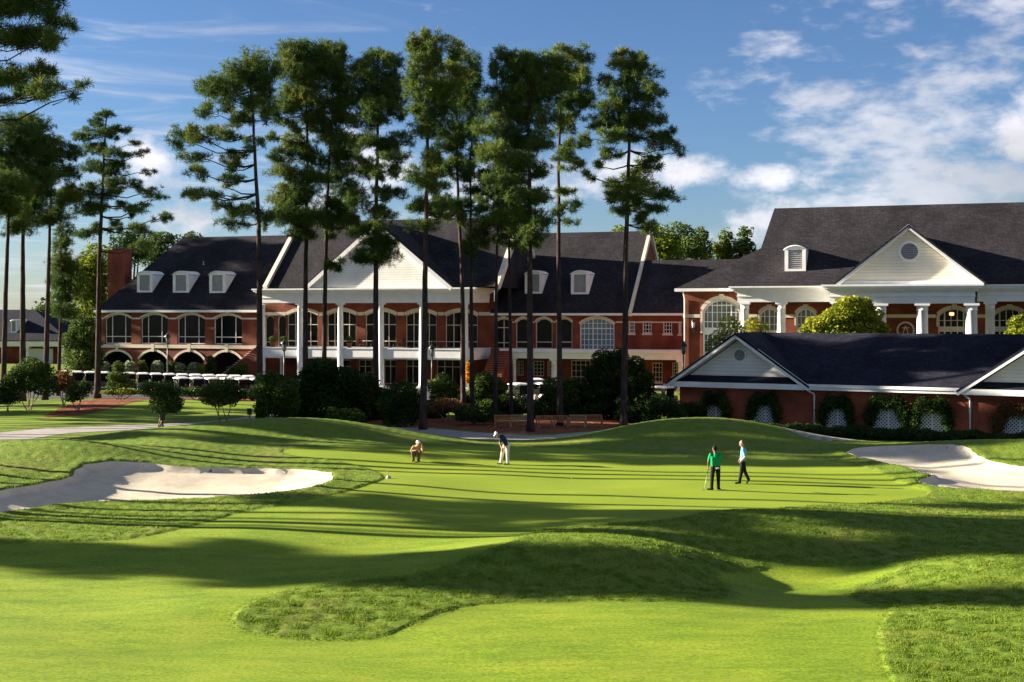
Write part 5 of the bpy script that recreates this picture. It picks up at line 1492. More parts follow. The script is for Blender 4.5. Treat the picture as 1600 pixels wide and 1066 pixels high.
for k,w in enumerate(LAT):
    u0,u1,z0,z1,ri=w
    r_=fb.root('climbing_plant'); tag(r_,f'dark climber clipped round the {names[k]} lattice opening of the cart barn from the left','climber',group='climbers round the lattice openings')
    rg=np.random.default_rng(520+k); n=3600
    wd=(u1-u0)/2; c=(u0+u1)/2; hgt=z1-z0
    n=9000
    a=rg.uniform(-.12,math.pi+.12,n); rr=rg.normal(1,.16,n)
    gap=1-.25*np.exp(-((a-math.pi/2)/.35)**2)
    rr=rg.normal(1,.17,n)
    x=c+np.cos(a)*wd*1.10*rr; z=z0+hgt*.44+np.sin(a)*hgt*.60*rr*gap
    low=rg.random(n)<.25
    x[low]=c+np.where(rg.random(low.sum())<.5,-1,1)*wd*(1.08+rg.normal(0,.13,low.sum())); z[low]=z0+rg.uniform(0,.6,low.sum())*hgt
    v=-.30+rg.normal(0,.16,n)
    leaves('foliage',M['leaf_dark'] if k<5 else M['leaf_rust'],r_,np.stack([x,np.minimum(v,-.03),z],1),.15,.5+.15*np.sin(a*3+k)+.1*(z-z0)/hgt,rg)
    mbx=MB()
    for sg in (-1,1): mbx.tube([(c+sg*wd*1.1,-.12,-1.5),(c+sg*wd*1.15,-.12,z0+.5*hgt),(c+sg*wd*.6,-.12,z1)],[.04,.03,.015],5)
    mbx.build('stem',M['bark'],r_)
# ------------------------------------------------------------------ golf carts
ORD = ['first','second','third','fourth','fifth','sixth','seventh','eighth','ninth','tenth','eleventh','twelfth','thirteenth','fourteenth','fifteenth','sixteenth']
def make_cart(body):
    """front towards -y; about 1.2 m wide, 2.35 m long, 1.85 m high"""
    r = empty('golf_cart', (0,0,0))
    b = MB()
    b.prism([(-.56,.30),(.56,.30),(.58,.55),(.50,.78),(.34,.84),(-.34,.84),(-.50,.78),(-.58,.55)],-1.15,-.62)     # nose
    b.box(-.57,.57,-.62,.95,.28,.36); b.box(-.56,.56,.05,.98,.361,.66); b.prism([(-.56,.36),(.56,.36),(.5,.82),(-.5,.82)],.70,1.16)
    b.box(-.60,.60,-1.22,-1.12,.32,.42)
    b.build('body', M[body], r)
    rf = MB()
    pts=[]
    nx,ny=8,8
    V=[]; 
    for j in range(ny+1):
        for i in range(nx+1):
            x=-.62+1.24*i/nx; y=-.92+1.95*j/ny
            e=max(abs(x)/.62,abs(y-.055)/.975)
            V.append((x,y,1.86-.10*max(0,(e-.55)/.45)**2))
    Fc=[(j*(nx+1)+i,j*(nx+1)+i+1,(j+1)*(nx+1)+i+1,(j+1)*(nx+1)+i) for j in range(ny) for i in range(nx)]
    rf.faces(V,Fc,True); rf.faces([(x,y,z-.06) for x,y,z in V],[tuple(reversed(f)) for f in Fc],True)
    for (i0,i1,st) in ((0,nx,1),):
        rim=[j for j in range(nx+1)]+[j*(nx+1)+nx for j in range(1,ny+1)]+[ny*(nx+1)+i for i in range(nx-1,-1,-1)]+[j*(nx+1) for j in range(ny-1,0,-1)]
        for a,c in zip(rim,rim[1:]+rim[:1]):
            A,Bq=V[a],V[c]; rf.poly([A,Bq,(Bq[0],Bq[1],Bq[2]-.06),(A[0],A[1],A[2]-.06)])
    rf.build('roof', M['cart_white'], r)
    for x in (-.50,.50):
        p=MB(); p.tube([(x,-.70,.80),(x*1.04,-.82,1.79)],.02,6); p.build('post',M['black_metal'],r)
        p=MB(); p.tube([(x,.95,.66),(x*1.04,.92,1.79)],.02,6); p.build('post',M['black_metal'],r)
    s=MB(); s.box(-.52,.52,.08,.60,.662,.78); s.obox((0,.66,1.0),(.52,0,0),(0,.05,.0),(0,.03,.20)); s.build('seat',M['seat_vinyl'],r)
    w=MB(); w.obox((0,-.745,1.27),(.50,0,0),(0,.006,0),(0,-.05,.42)); w.build('windscreen',M['glass'],r)
    st=MB(); st.tube([(-.25,-.55,.75),(-.25,-.25,1.0)],.018,6)
    cpts=[(-.25+.17*math.cos(a),-.25+.07*math.sin(a),1.0+.14*math.sin(a)) for a in np.linspace(0,2*math.pi,15)]
    st.tube(cpts,.014,5,caps=False); st.build('steering_wheel',M['black_metal'],r)
    for x in (-.49,.49):
        for y in (-.80,.72):
            t=MB(); t.tube([(x-.085,y,.22),(x-.06,y,.22),(x+.06,y,.22),(x+.085,y,.22)],[.19,.22,.22,.19],16); t.v=[(x+(vx-x),y+(vy-y),vz) for vx,vy,vz in t.v]
            o=t.build('wheel',M['rubber'],r)
            h=MB(); sx=1 if x>0 else -1; h.tube([(x+sx*.086,y,.22),(x+sx*.098,y,.22)],[.12,.09],12); h.build('hub_cap',M['cart_cream'],o)
        hl=MB(); hl.ball((x*.72,-1.155,.62),(.07,.03,.05),8,6); hl.build('headlight',M['steel'],r)
    bg=MB()
    for x in (-.25,.25):
        bg.tube([(x,1.30,.45),(x,1.26,1.0),(x,1.25,1.15)],[.13,.14,.12],9)
        for k in range(4): bg.tube([(x-.06+.04*k,1.25,1.1),(x-.09+.06*k,1.22,1.36+.04*(k%2))],.012,4); bg.ball((x-.09+.06*k,1.22,1.37+.04*(k%2)),(.03,.045,.025),6,5)
    bg.build('bag_well',M['black_metal'],r)
    return r
cart_dark = make_cart('cart_body'); cart_cream = make_cart('cart_cream')
used=set()
def place_cart(src, x, y, rz, label, group):
    o = src if src not in used else copy_tree(src)
    used.add(src)
    o.location=(x,y,float(H(x,y))+.03); o.rotation_euler=(0,0,rz); tag(o,label,'golf cart',group)
for i in range(15):
    px=100+i*20.6; d=137-i*.75
    x,y,_=px3(px,600,d)
    place_cart(cart_dark,x,y,.35+rng.normal(0,.04),f'white-roofed golf cart, {ORD[i]} from the left in the back row before the arches','golf carts parked before the left wing')
for i in range(6):
    px=284+i*23.5; d=123.5-i*.5
    x,y,_=px3(px,610,d)
    place_cart(cart_cream,x,y,.5+rng.normal(0,.04),f'white-roofed golf cart, {ORD[i]} from the left in the near row','golf carts parked before the left wing')
for i,(px,d,lab) in enumerate([(812,113,'golf cart left of the broadest pine trunk under the porch'),(846,114,'golf cart right of the broadest pine trunk under the porch'),(838,121,'golf cart farther back behind the broadest pine trunk')]):
    x,y,_=px3(px,610,d); place_cart(cart_cream,x,y,.6-.2*i,lab,'golf carts by the porch of the right wing')
for i,(px,d,lab) in enumerate([(1036,108,'golf cart parked in shade by the corner of the cart barn'),(1057,112,'golf cart half hidden behind the cart barn corner')]):
    x,y,_=px3(px,610,d); place_cart(cart_dark,x,y,.8+.3*i,lab,'golf carts by the cart barn')

# ------------------------------------------------------------------ lamp posts, path markers, benches
def lamp_post():
    r=empty('lamp_post',(0,0,0))
    p=MB(); p.lathe((0,0,0),[(.16,0),(.16,.25),(.09,.40),(.075,.6),(.065,3.0),(.055,4.15)],10); p.build('post',M['black_metal'],r)
    h=MB(); h.lathe((0,0,4.15),[(.09,0),(.14,.06),(.15,.10)],8); h.lathe((0,0,4.15),[(.30,.62),(.31,.66),(.16,.86),(.05,.96),(.02,1.08)],8)
    for i in range(6):
        a=i*math.pi/3; h.bar((.15*math.cos(a),.15*math.sin(a),4.23),(.26*math.cos(a),.26*math.sin(a),4.80),.022,.022)
    h.build('lantern',M['black_metal'],r)
    g=MB(); g.lathe((0,0,4.24),[(.11,0),(.21,.53)],8); g.build('lamp_glass',M['glass_pale'],r)
    return r
lp=lamp_post()
for i,(px,pyt,d,lab) in enumerate([(262,519,131,'black lamp post in front of the middle brick pillar of the left wing'),(444,529,112,'black lamp post between the first two portico columns'),(675,536,110,'black lamp post right of the fourth portico column'),(1068,531,106,'black lamp post before the corner of the hall')]):
    o=lp if i==0 else copy_tree(lp)
    x,y,z=px3(px,pyt,d); gz=float(H(x,y)); o.location=(x,y,gz); s=(z-gz)/5.23; o.scale=(s,s,s); tag(o,lab,'lamp post','black lamp posts round the clubhouse')
def marker():
    r=empty('sign_post',(0,0,0))
    p=MB(); p.box(-.035,.035,-.035,.035,-.1,.75); p.build('post',M['bark'],r)
    b=MB(); b.box(-.15,.15,-.09,.09,.75,1.12); b.prism([(-.19,1.12),(.19,1.12),(.10,1.22),(-.10,1.22)],-.12,.12); b.build('box',M['black_metal'],r)
    return r
mk=marker()
for i,(px,py,d,lab) in enumerate([(254,668,86.5,'small black box on a post before the two-crowned crape myrtle'),(390,656,92,'small black box on a post between crape myrtle and first portico pine')]):
    o=mk if i==0 else copy_tree(mk); x,y,_=px3(px,py,d); o.location=(x,y,float(H(x,y))); tag(o,lab,'path marker','black boxes on posts by the path')
def bench(mat):
    r=empty('wooden_bench',(0,0,0))
    s=MB()
    for k in range(4): s.box(-.62,.62,-.22+.115*k,-.12+.115*k,.42,.46)
    s.build('seat',M[mat],r)
    b=MB(); b.box(-.62,.62,.245,.285,.80,.87); b.box(-.62,.62,.245,.285,.50,.56)
    for k in range(11): b.box(-.60+.118*k,-.54+.118*k,.25,.28,.56,.80)
    b.build('backrest',M[mat],r)
    for x in (-.57,.57):
        for (y,h) in ((-.20,.42),(.26,.87)):
            l=MB(); l.box(x-.035,x+.035,y-.03,y+.03,-.1,h); l.build('leg',M[mat],r)
        l=MB(); l.box(x-.04,x+.04,-.26,.23,.62,.66); l.box(x-.03,x+.03,-.23,-.17,.42,.62); l.build('armrest',M[mat],r)
    return r
b1,b2=bench('wood'),bench('wood_pale')
bu=set()
for i,(px,d,src,rz,lab) in enumerate([(786,89.5,b1,.1,'leftmost reddish wooden bench in the shade by the path'),(811,89.5,b2,-.1,'pale slatted wooden bench left of the broadest pine trunk'),(852,89,b1,.35,'wooden bench catching light just right of the broadest pine trunk'),(874,89.3,b1,.0,'reddish wooden bench at the foot of the pine next to the broadest'),(902,90,b2,-.2,'dull wooden bench right of the two reddish benches'),(928,90.5,b1,.1,'last wooden bench on the right, by the mound')]):
    o=src if src not in bu else copy_tree(src); bu.add(src)
    x,y,_=px3(px,665,d); o.location=(x,y,float(H(x,y))); o.rotation_euler=(0,0,rz); tag(o,lab,'bench','wooden benches along the path')

# ------------------------------------------------------------------ balcony: pots, tables, chairs, fans
def on_balcony(px,v): 
    u=fm.U(px,v); w=fm.world(u,v); return (w[0],w[1],bz1)
def pot(px,v,r,kind,lab):
    o=empty('potted_plant',on_balcony(px,v)); tag(o,lab,'potted plant','pots on the balcony')
    p=MB(); p.lathe((0,0,0),[(r*.7,0),(r*.95,r*1.5),(r*1.08,r*1.52),(r*1.08,r*1.75),(r*.9,r*1.75)],14); p.build('pot',M['terracotta'],o)
    rg=np.random.default_rng(int(px)); n=500; q=rg.normal(size=(n,3)); q/=np.linalg.norm(q,axis=1,keepdims=True); q*=rg.uniform(0,1,(n,1))**.3
    q=q*np.array([r*1.5,r*1.5,r*(1.2 if kind==0 else 1.5)])+np.array([0,0,r*(2.5 if kind==0 else 3.0)])
    leaves('foliage',M['leaf_mid'],o,q,.14,np.full(n,.4),rg)
    m=MB(); m.tube([(0,0,r),(0,0,r*2.4)],.03,5); m.build('stem',M['bark'],o)
pot(426,VP+1.0,.34,0,'terracotta pot of loose greenery at the left end of the balcony')
pot(443,VP+1.0,.34,0,'terracotta pot of loose greenery behind the lamp post on the balcony')
pot(546,VP+1.0,.30,1,'clipped round shrub in a pot in the middle of the balcony')
def patio_chair():
    r=empty('patio_chair',(0,0,0))
    s=MB(); s.box(-.24,.24,-.24,.24,.42,.46); s.build('seat',M['black_metal'],r)
    b=MB(); b.obox((0,.25,.70),(.24,0,0),(0,.012,0),(0,.04,.25)); b.build('backrest',M['black_metal'],r)
    for x in (-.22,.22):
        for y in (-.22,.22):
            l=MB(); l.tube([(x,y,.43),(x*1.1,y*1.1,0)],.016,5); l.build('leg',M['black_metal'],r)
    return r
def patio_table():
    r=empty('patio_table',(0,0,0))
    t=MB(); t.lathe((0,0,.70),[(.50,0),(.52,.015),(.52,.03),(.50,.04)],20); t.build('table_top',M['cream'],r)
    l=MB(); l.lathe((0,0,0),[(.26,0),(.24,.03),(.04,.06),(.04,.70)],10); l.build('leg',M['black_metal'],r)
    return r
pc,pt=patio_chair(),patio_table(); first=True
tl=['left of the second column','between the third and fourth columns','just right of the fourth column','right of the fifth column','at the right end of the balcony']
for k,(px,v) in enumerate([(457,-3.2),(574,-3.0),(609,-3.0),(643,-3.2),(690,-3.2)]):
    o=pt if k==0 else copy_tree(pt); o.location=on_balcony(px,v); tag(o,'round cream topped patio table '+tl[k],'table','patio tables on the balcony')
    for j,(dx,dv,rz) in enumerate([(-9,.1,1.4),(9,-.1,-1.5)]):
        c=pc if (k==0 and j==0) else copy_tree(pc); c.location=on_balcony(px+dx,v+dv); c.rotation_euler=(0,0,rz)
        tag(c,'black patio chair on the '+('left' if j==0 else 'right')+' of the table '+tl[k],'chair','patio chairs on the balcony')

# ------------------------------------------------------------------ small things on the grass
g=on_ground(607,748,H); mkr=empty('tee_marker',(g[0],g[1],float(H(*g)))); tag(mkr,'small grey marker with a thin dark stick on the fringe of the green','marker')
m=MB(); m.lathe((0,0,-.02),[(.10,0),(.11,.05),(.09,.11),(.04,.15)],12); m.build('base',M['louvre'],mkr)
m=MB(); m.tube([(0,0,.08),(-.02,0,.2),(-.05,.01,.34)],[.016,.013,.016],6); m.build('stick',M['wood'],mkr)
g=on_ground(893,748,H); bm_=MB(); bm_.ball((0,0,0),.0215,12,8); gb2=bm_.build('golf_ball',M['cap_white']); gb2.location=(g[0],g[1],float(H(*g))+.02); tag(gb2,'tiny white golf ball lying on the green between the players','golf ball')
# ------------------------------------------------------------------ people
def capsule_mesh(name, segs, balls, mat, parent, voxel=.012, smooth=4):
    """limbs as tapered segments (a, ra, b, rb) and balls (c, radii), fused into one continuous surface"""
    mb=MB()
    for (a,ra,b,rb) in segs:
        a,b=np.array(a,float),np.array(b,float)
        pts=[a+(b-a)*t for t in np.linspace(0,1,6)]
        mb.tube(pts,[ra+(rb-ra)*t for t in np.linspace(0,1,6)],12)
        mb.ball(tuple(a),ra,10,7); mb.ball(tuple(b),rb,10,7)
    for (c,r) in balls: mb.ball(c,r,14,10)
    o=mb.build(name,mat,parent)
    r=o.modifiers.new('fuse','REMESH'); r.mode='VOXEL'; r.voxel_size=voxel; r.use_smooth_shade=True
    if smooth:
        s=o.modifiers.new('soften','SMOOTH'); s.factor=.5; s.iterations=smooth
    return o
V3=lambda *a: np.array(a,float)
def hand(wrist, d, nrm, s=1.0, side=1, curl=.5):
    """palm, four unequal curled fingers and a thumb from the side of the palm"""
    d=d/np.linalg.norm(d); nrm=nrm-d*(nrm@d); nrm=nrm/np.linalg.norm(nrm); w=np.cross(d,nrm)*side
    segs=[]
    p0=wrist; p1=wrist+d*.085*s
    for k in (-1.2,-.4,.4,1.2): segs.append((p0+w*.012*k*s,.017*s,p1+w*.020*k*s,.013*s))
    for k,L in zip((-1.35,-.45,.45,1.35),(.062,.076,.080,.070)):
        a=p1+w*.020*k*s
        b=a+(d*math.cos(curl*.7)+nrm*math.sin(curl*.7))*L*.5*s; c=b+(d*math.cos(curl*1.7)+nrm*math.sin(curl*1.7))*L*.5*s
        segs += [(a,.0092*s,b,.0085*s),(b,.0085*s,c,.0075*s)]
    t0=p0+d*.022*s+w*.030*s; t1=t0+(d*.6+w*.75+nrm*.2)*.040*s; t2=t1+(d*.9+w*.1+nrm*.35)*.032*s
    segs += [(t0,.012*s,t1,.0105*s),(t1,.0105*s,t2,.009*s)]
    return segs
def head_parts(c, f, s=1.0):
    """head, nose, ears, chin; f is the way the face looks"""
    f=f/np.linalg.norm(f); up=V3(0,0,1); r=np.cross(f,up); r/=np.linalg.norm(r); up=np.cross(r,f)
    balls=[(tuple(c+up*.02*s),(.078*s,.090*s,.105*s))]
    segs=[(c+f*.03*s-up*.045*s,.062*s,c+f*.05*s-up*.085*s,.038*s),(c+f*.088*s+up*.012*s,.012*s,c+f*.108*s-up*.020*s,.017*s)]
    for sg in (-1,1):
        segs.append((c+r*sg*.080*s+up*.012*s,.014*s,c+r*sg*.083*s-up*.02*s,.011*s))
        segs.append((c+f*.082*s+r*sg*.015*s+up*.032*s,.012*s,c+f*.074*s+r*sg*.045*s+up*.032*s,.012*s))   # brows
    segs.append((c+f*.086*s-r*.018*s-up*.052*s,.008*s,c+f*.086*s+r*.018*s-up*.052*s,.008*s))   # lips
    return segs,balls,(f,r,up)
def eyes(c,ax,parent):
    f,r,up=ax
    for sg in (-1,1):
        m=MB(); m.ball(tuple(c+f*.082+r*sg*.032+up*.014),.011,8,6); m.build('eye',M['hair_dark'],parent)
def shoe(parent,an,d,toe_down=0.0,mat='trouser_black'):
    d=d/np.linalg.norm(d)
    m=[(an+V3(0,0,-.035)-d*.05,.040,an+V3(0,0,-.045)+d*.07,.038),(an+V3(0,0,-.045)+d*.07,.038,an+V3(0,0,-.052-toe_down)+d*.17,.030),(an,.045,an+V3(0,0,-.03),.045)]
    return capsule_mesh('shoe',m,[],M[mat],parent,.009,2)
def putter(label, base, top, head_dir):
    """shaft, grip and blade; the club is a thing of its own"""
    b=np.array(base); r=empty('golf_putter',tuple(b)); tag(r,label,'golf club')
    t=np.array(top)-b
    m=MB(); m.tube([(0,0,.02),tuple(t*.72)],.006,6); m.build('shaft',M['steel'],r)
    m=MB(); m.tube([tuple(t*.70),tuple(t)],[.011,.014],7); m.build('grip',M['rubber'],r)
    h=np.array(head_dir); m=MB(); m.obox(tuple(h*.04+V3(0,0,.018)),tuple(h*.055),(-h[1]*.014,h[0]*.014,0),(0,0,.014)); m.build('club_head',M['steel'],r)
    return r

def figure(label, px, py, J, skin, shirt, trouser, face, hair=None, cap=None, belt=None, shoes=((0,-1,0),(0,-1,0)), toe=(0,0), sleeve=.8, hands=((0,0,-1),(0,0,-1)), hn=((0,1,0),(0,1,0)), waist=.155, curl=(.6,.6), hips=.165, lift=0.0):
    g=on_ground(px,py,H); gz=float(H(*g))
    r=empty('person',(g[0],g[1],gz+lift)); tag(r,label,'person','golfers on the green')
    J={k:np.array(v,float) for k,v in J.items()}
    hs,hb,ax=head_parts(J['head'],np.array(face,float))
    segs=list(hs); balls=list(hb)
    segs.append((J['neck'],.062,J['head']-V3(0,0,.03),.055))
    segs.append((J['pelvis'],.095,J['chest'],.10))
    for s in 'LR':
        segs += [(J['sh'+s]-V3(0,0,.01),.048,J['el'+s],.046),(J['el'+s],.044,J['wr'+s],.028)]
        segs += [(J['hip'+s],.085,J['kn'+s],.058),(J['kn'+s],.056,J['an'+s],.04)]
    for i,s in enumerate('LR'):
        segs += hand(J['wr'+s],np.array(hands[i],float),np.array(hn[i],float),1.0,1 if s=='L' else -1,curl[i])
    capsule_mesh('body',segs,balls,M[skin],r,.0085,3)
    eyes(J['head'],ax,r)
    # shirt
    ch,pe,ne=J['chest'],J['pelvis'],J['neck']
    sv=J['shR']-J['shL']; sv/=np.linalg.norm(sv)
    up=ch-pe; up/=np.linalg.norm(up)
    s=[]
    for k in (-1,-.33,.33,1):
        s.append((pe+up*.05+sv*k*.085,waist*.72,ch+sv*k*.10,waist*.76))
        s.append((ch+sv*k*.10,waist*.76,(J['shL']*(1-(k+1)/2)+J['shR']*(k+1)/2)*.92+ne*.08-up*.045,.072))
    s.append((ch+up*.08,.12,ne-up*.03,.07))
    for q in 'LR':
        a,b=J['sh'+q],J['el'+q]; s.append((a-up*.015,.070,a+(b-a)*sleeve,.066))
    capsule_mesh('shirt',s,[],M[shirt],r,.012,5)
    t=[]
    hv=J['hipR']-J['hipL']; hv/=np.linalg.norm(hv)
    for k in (-1,0,1): t.append((pe+up*.07+hv*k*.07,.100,pe-up*.05+hv*k*.075,.105))
    for q in 'LR':
        t += [(J['hip'+q],.105,J['kn'+q],.078),(J['kn'+q],.078,J['an'+q]+V3(0,0,-.01),.066)]
    capsule_mesh('trousers',t,[],M[trouser],r,.012,4)
    shoe(r,J['anL'],np.array(shoes[0],float),toe[0],'trouser_black'); shoe(r,J['anR'],np.array(shoes[1],float),toe[1],'trouser_black')
    f,rr,u2=ax; h=J['head']
    if hair:
        capsule_mesh('hair',[],[(tuple(h-f*.016+u2*.040),(.086,.092,.100)),(tuple(h-f*.045-u2*.0),(.075,.06,.085))],M[hair],r,.009,3)
    if cap:
        c=capsule_mesh('cap',[(h+f*.08+u2*.055-rr*.04,.014,h+f*.165+u2*.035-rr*.03,.010),(h+f*.08+u2*.055+rr*.04,.014,h+f*.165+u2*.035+rr*.03,.010),(h+f*.08+u2*.058,.014,h+f*.175+u2*.038,.010),(h+f*.165+u2*.035-rr*.03,.010,h+f*.165+u2*.035+rr*.03,.010)],[(tuple(h-f*.004+u2*.055),(.095,.100,.085))],M[cap],r,.009,3)
    return r,g,gz
# man in green, seen from behind
r1,g1_,z1_=figure('man in bright green shirt and black trousers, seen from behind holding a putter',1118,766,dict(
 anL=(-.16,-.03,.085),anR=(.12,.05,.085),knL=(-.14,-.02,.49),knR=(.115,.02,.49),hipL=(-.095,0,.90),hipR=(.095,.01,.90),pelvis=(0,0,.95),chest=(-.005,-.02,1.26),neck=(-.01,.0,1.47),head=(-.035,.03,1.635),
 shL=(-.195,-.01,1.42),shR=(.195,.0,1.42),elL=(-.275,.02,1.13),elR=(.245,.10,1.14),wrL=(-.265,.11,.89),wrR=(.20,.30,1.03)),
 'skin_dark','shirt_green','trouser_black',(-.55,.8,0),hair='hair_dark',shoes=((-.85,.3,0),(.5,.8,0)),hands=((-.02,.25,-1),(-.6,.5,.2)),hn=((1,.2,0),(0,0,1)),sleeve=.72,curl=(1.3,.5))
gm_=MB(); gm_.prism([(-.04,.0),(.07,.02),(.10,.07),(.05,.06),(.02,.09),(-.01,.05),(-.05,.07)],-.018,.018); glove=gm_.build('glove',M['cap_white'],r1); glove.location=(.045,-.135,.84)
gl_=gm_  # white glove tucked in the back pocket
putter('putter held by the man in green, its head resting on the green',(g1_[0]-.46,g1_[1]-.02,float(H(g1_[0]-.46,g1_[1]-.02))),(g1_[0]-.262,g1_[1]+.125,z1_+.86),(-1,0,0))
# man in light blue, walking left
r2,g2_,z2_=figure('grey haired man in light blue shirt and black trousers, walking with hand in pocket',1161,756,dict(
 anL=(-.16,-.04,.085),anR=(.24,.07,.17),knL=(-.075,-.06,.50),knR=(.085,.05,.475),hipL=(-.03,-.085,.91),hipR=(0,.085,.91),pelvis=(-.015,0,.95),chest=(.015,0,1.27),neck=(-.01,0,1.49),head=(-.055,-.01,1.66),
 shL=(-.03,-.185,1.42),shR=(.03,.185,1.42),elL=(.05,-.235,1.14),elR=(.07,.23,1.14),wrL=(-.085,-.20,.985),wrR=(-.08,.20,.99)),
 'skin_light','shirt_blue','trouser_black',(-.93,-.30,0),hair='hair_grey',shoes=((-1,-.1,0),(-.55,0,-.75)),toe=(0,.0),hands=((-.5,.2,-.85),(-.5,-.2,-.85)),hn=((0,1,0),(0,-1,0)),sleeve=.80,curl=(.4,.4))
# putting man, bent over
r3,g3_,z3_=figure('man in white cap, navy shirt and pale trousers bent over his putter',789,726,dict(
 anL=(-.18,.08,.085),anR=(.13,-.10,.085),knL=(-.13,.045,.47),knR=(.12,-.12,.47),hipL=(.01,.08,.87),hipR=(.13,-.06,.87),pelvis=(.08,.02,.91),chest=(-.09,-.03,1.20),neck=(-.25,-.08,1.36),head=(-.37,-.13,1.40),
 shL=(-.20,-.22,1.27),shR=(-.16,.12,1.30),elL=(-.22,-.30,1.00),elR=(-.24,.0,1.02),wrL=(-.12,-.26,.78),wrR=(-.13,-.20,.72)),
 'skin_tan','shirt_navy','trouser_beige',(-.72,-.35,-.60),cap='cap_white',hair='hair_dark',shoes=((-.9,-.35,0),(-.9,-.35,0)),hands=((-.02,-.05,-1),(-.02,-.05,-1)),hn=((.3,1,0),(.3,1,0)),sleeve=.75,curl=(1.4,1.4))
putter('putter in the hands of the man in the navy shirt',(g3_[0]-.30,g3_[1]-.42,float(H(g3_[0]-.30,g3_[1]-.42))),(g3_[0]-.10,g3_[1]-.20,z3_+.80),(-.3,-.95,0))
# crouching man lining up the putt
r4,g4_,z4_=figure('crouching man in white cap and tan pullover reading the line of the putt',652,721,dict(
 anL=(-.17,-.10,.085),anR=(.06,-.12,.085),knL=(-.19,-.34,.45),knR=(.15,-.33,.47),hipL=(-.10,.08,.30),hipR=(.07,.08,.30),pelvis=(-.02,.08,.34),chest=(.0,-.06,.60),neck=(.03,-.15,.76),head=(.05,-.24,.86),
 shL=(-.17,-.12,.68),shR=(.19,-.12,.69),elL=(-.25,-.30,.50),elR=(.28,-.30,.53),wrL=(-.02,-.45,.55),wrR=(.24,-.42,.78)),
 'skin_tan','shirt_tan','trouser_khaki',(.25,-.9,-.05),cap='cap_white',hair='hair_dark',shoes=((-.2,-.95,0),(.4,-.9,0)),hands=((.8,-.2,.4),(-.2,-.1,.9)),hn=((0,-.5,-.8),(-.8,.3,0)),sleeve=1.0,curl=(.7,.5),waist=.215)
SKY_STRENGTH = 0.05
SKY_TINT = (0.41, 0.46, 0.58, 1)
CLOUD_COL = (4.3, 4.25, 4.5, 1)
EXPOSURE = 2.28
# ------------------------------------------------------------------ sky, sun, camera
SUN_EL, SUN_AZ = math.radians(16.0), math.radians(11.5)     # light travels towards +x and slightly towards the camera
ld = Vector((math.cos(SUN_AZ)*math.cos(SUN_EL), -math.sin(SUN_AZ)*math.cos(SUN_EL), -math.sin(SUN_EL)))
sun = bpy.data.lights.new('sun', 'SUN'); sun.energy = 5.0; sun.angle = math.radians(0.5); sun.color = (1.0, 0.90, 0.74)
so = bpy.data.objects.new('sun', sun); C.objects.link(so); so.location = (-60, 20, 40)
so.rotation_euler = ld.to_track_quat('-Z', 'Y').to_euler()

w = bpy.data.worlds.new('World'); bpy.context.scene.world = w; w.use_nodes = True
nt = w.node_tree; nt.nodes.clear(); L = nt.links.new
out = N(nt,'ShaderNodeOutputWorld'); bg = N(nt,'ShaderNodeBackground'); L(bg.outputs[0], out.inputs[0])
bg.inputs['Strength'].default_value = SKY_STRENGTH
sky = N(nt,'ShaderNodeTexSky', sky_type='NISHITA'); sky.sun_disc = False
sky.sun_elevation = SUN_EL
sky.sun_rotation = math.atan2(-ld.x, -ld.y)
sky.air_density = 1.0; sky.dust_density = 0.3; sky.ozone_density = 3.0; sky.altitude = 200
hs = N(nt,'ShaderNodeHueSaturation'); hs.inputs['Saturation'].default_value = 1.04; hs.inputs['Value'].default_value = 1.0
L(sky.outputs[0], hs.inputs['Color'])
tc = N(nt,'ShaderNodeTexCoord'); sp = N(nt,'ShaderNodeSeparateXYZ'); L(tc.outputs['Generated'], sp.inputs[0])
def MA(op, a, b=None, c=None, clamp=False):
    m = N(nt,'ShaderNodeMath', operation=op); m.use_clamp = clamp
    for i, v in enumerate((a,b,c)):
        if v is None: continue
        if isinstance(v,(int,float)): m.inputs[i].default_value = v
        else: L(v, m.inputs[i])
    return m.outputs[0]
def MR(v, a, b, lo=0.0, hi=1.0):
    m = N(nt,'ShaderNodeMapRange'); m.interpolation_type='SMOOTHSTEP'
    L(v, m.inputs[0]); m.inputs[1].default_value=a; m.inputs[2].default_value=b; m.inputs[3].default_value=lo; m.inputs[4].default_value=hi
    return m.outputs[0]
def NZ(x, y, z, scale, detail=8, rough=.6, dist=0.0):
    cb = N(nt,'ShaderNodeCombineXYZ')
    for i, v in enumerate((x,y,z)):
        if isinstance(v,(int,float)): cb.inputs[i].default_value = v
        else: L(v, cb.inputs[i])
    n = N(nt,'ShaderNodeTexNoise'); n.inputs['Scale'].default_value=scale; n.inputs['Detail'].default_value=detail
    n.inputs['Roughness'].default_value=rough; n.inputs['Distortion'].default_value=dist
    L(cb.outputs[0], n.inputs['Vector']); return n.outputs['Fac']
yy = MA('MAXIMUM', sp.outputs[1], 0.02)
az = MA('ARCTAN2', sp.outputs[0], sp.outputs[1])                 # azimuth from the view axis, radians
el = MA('ARCSINE', sp.outputs[2])                               # elevation
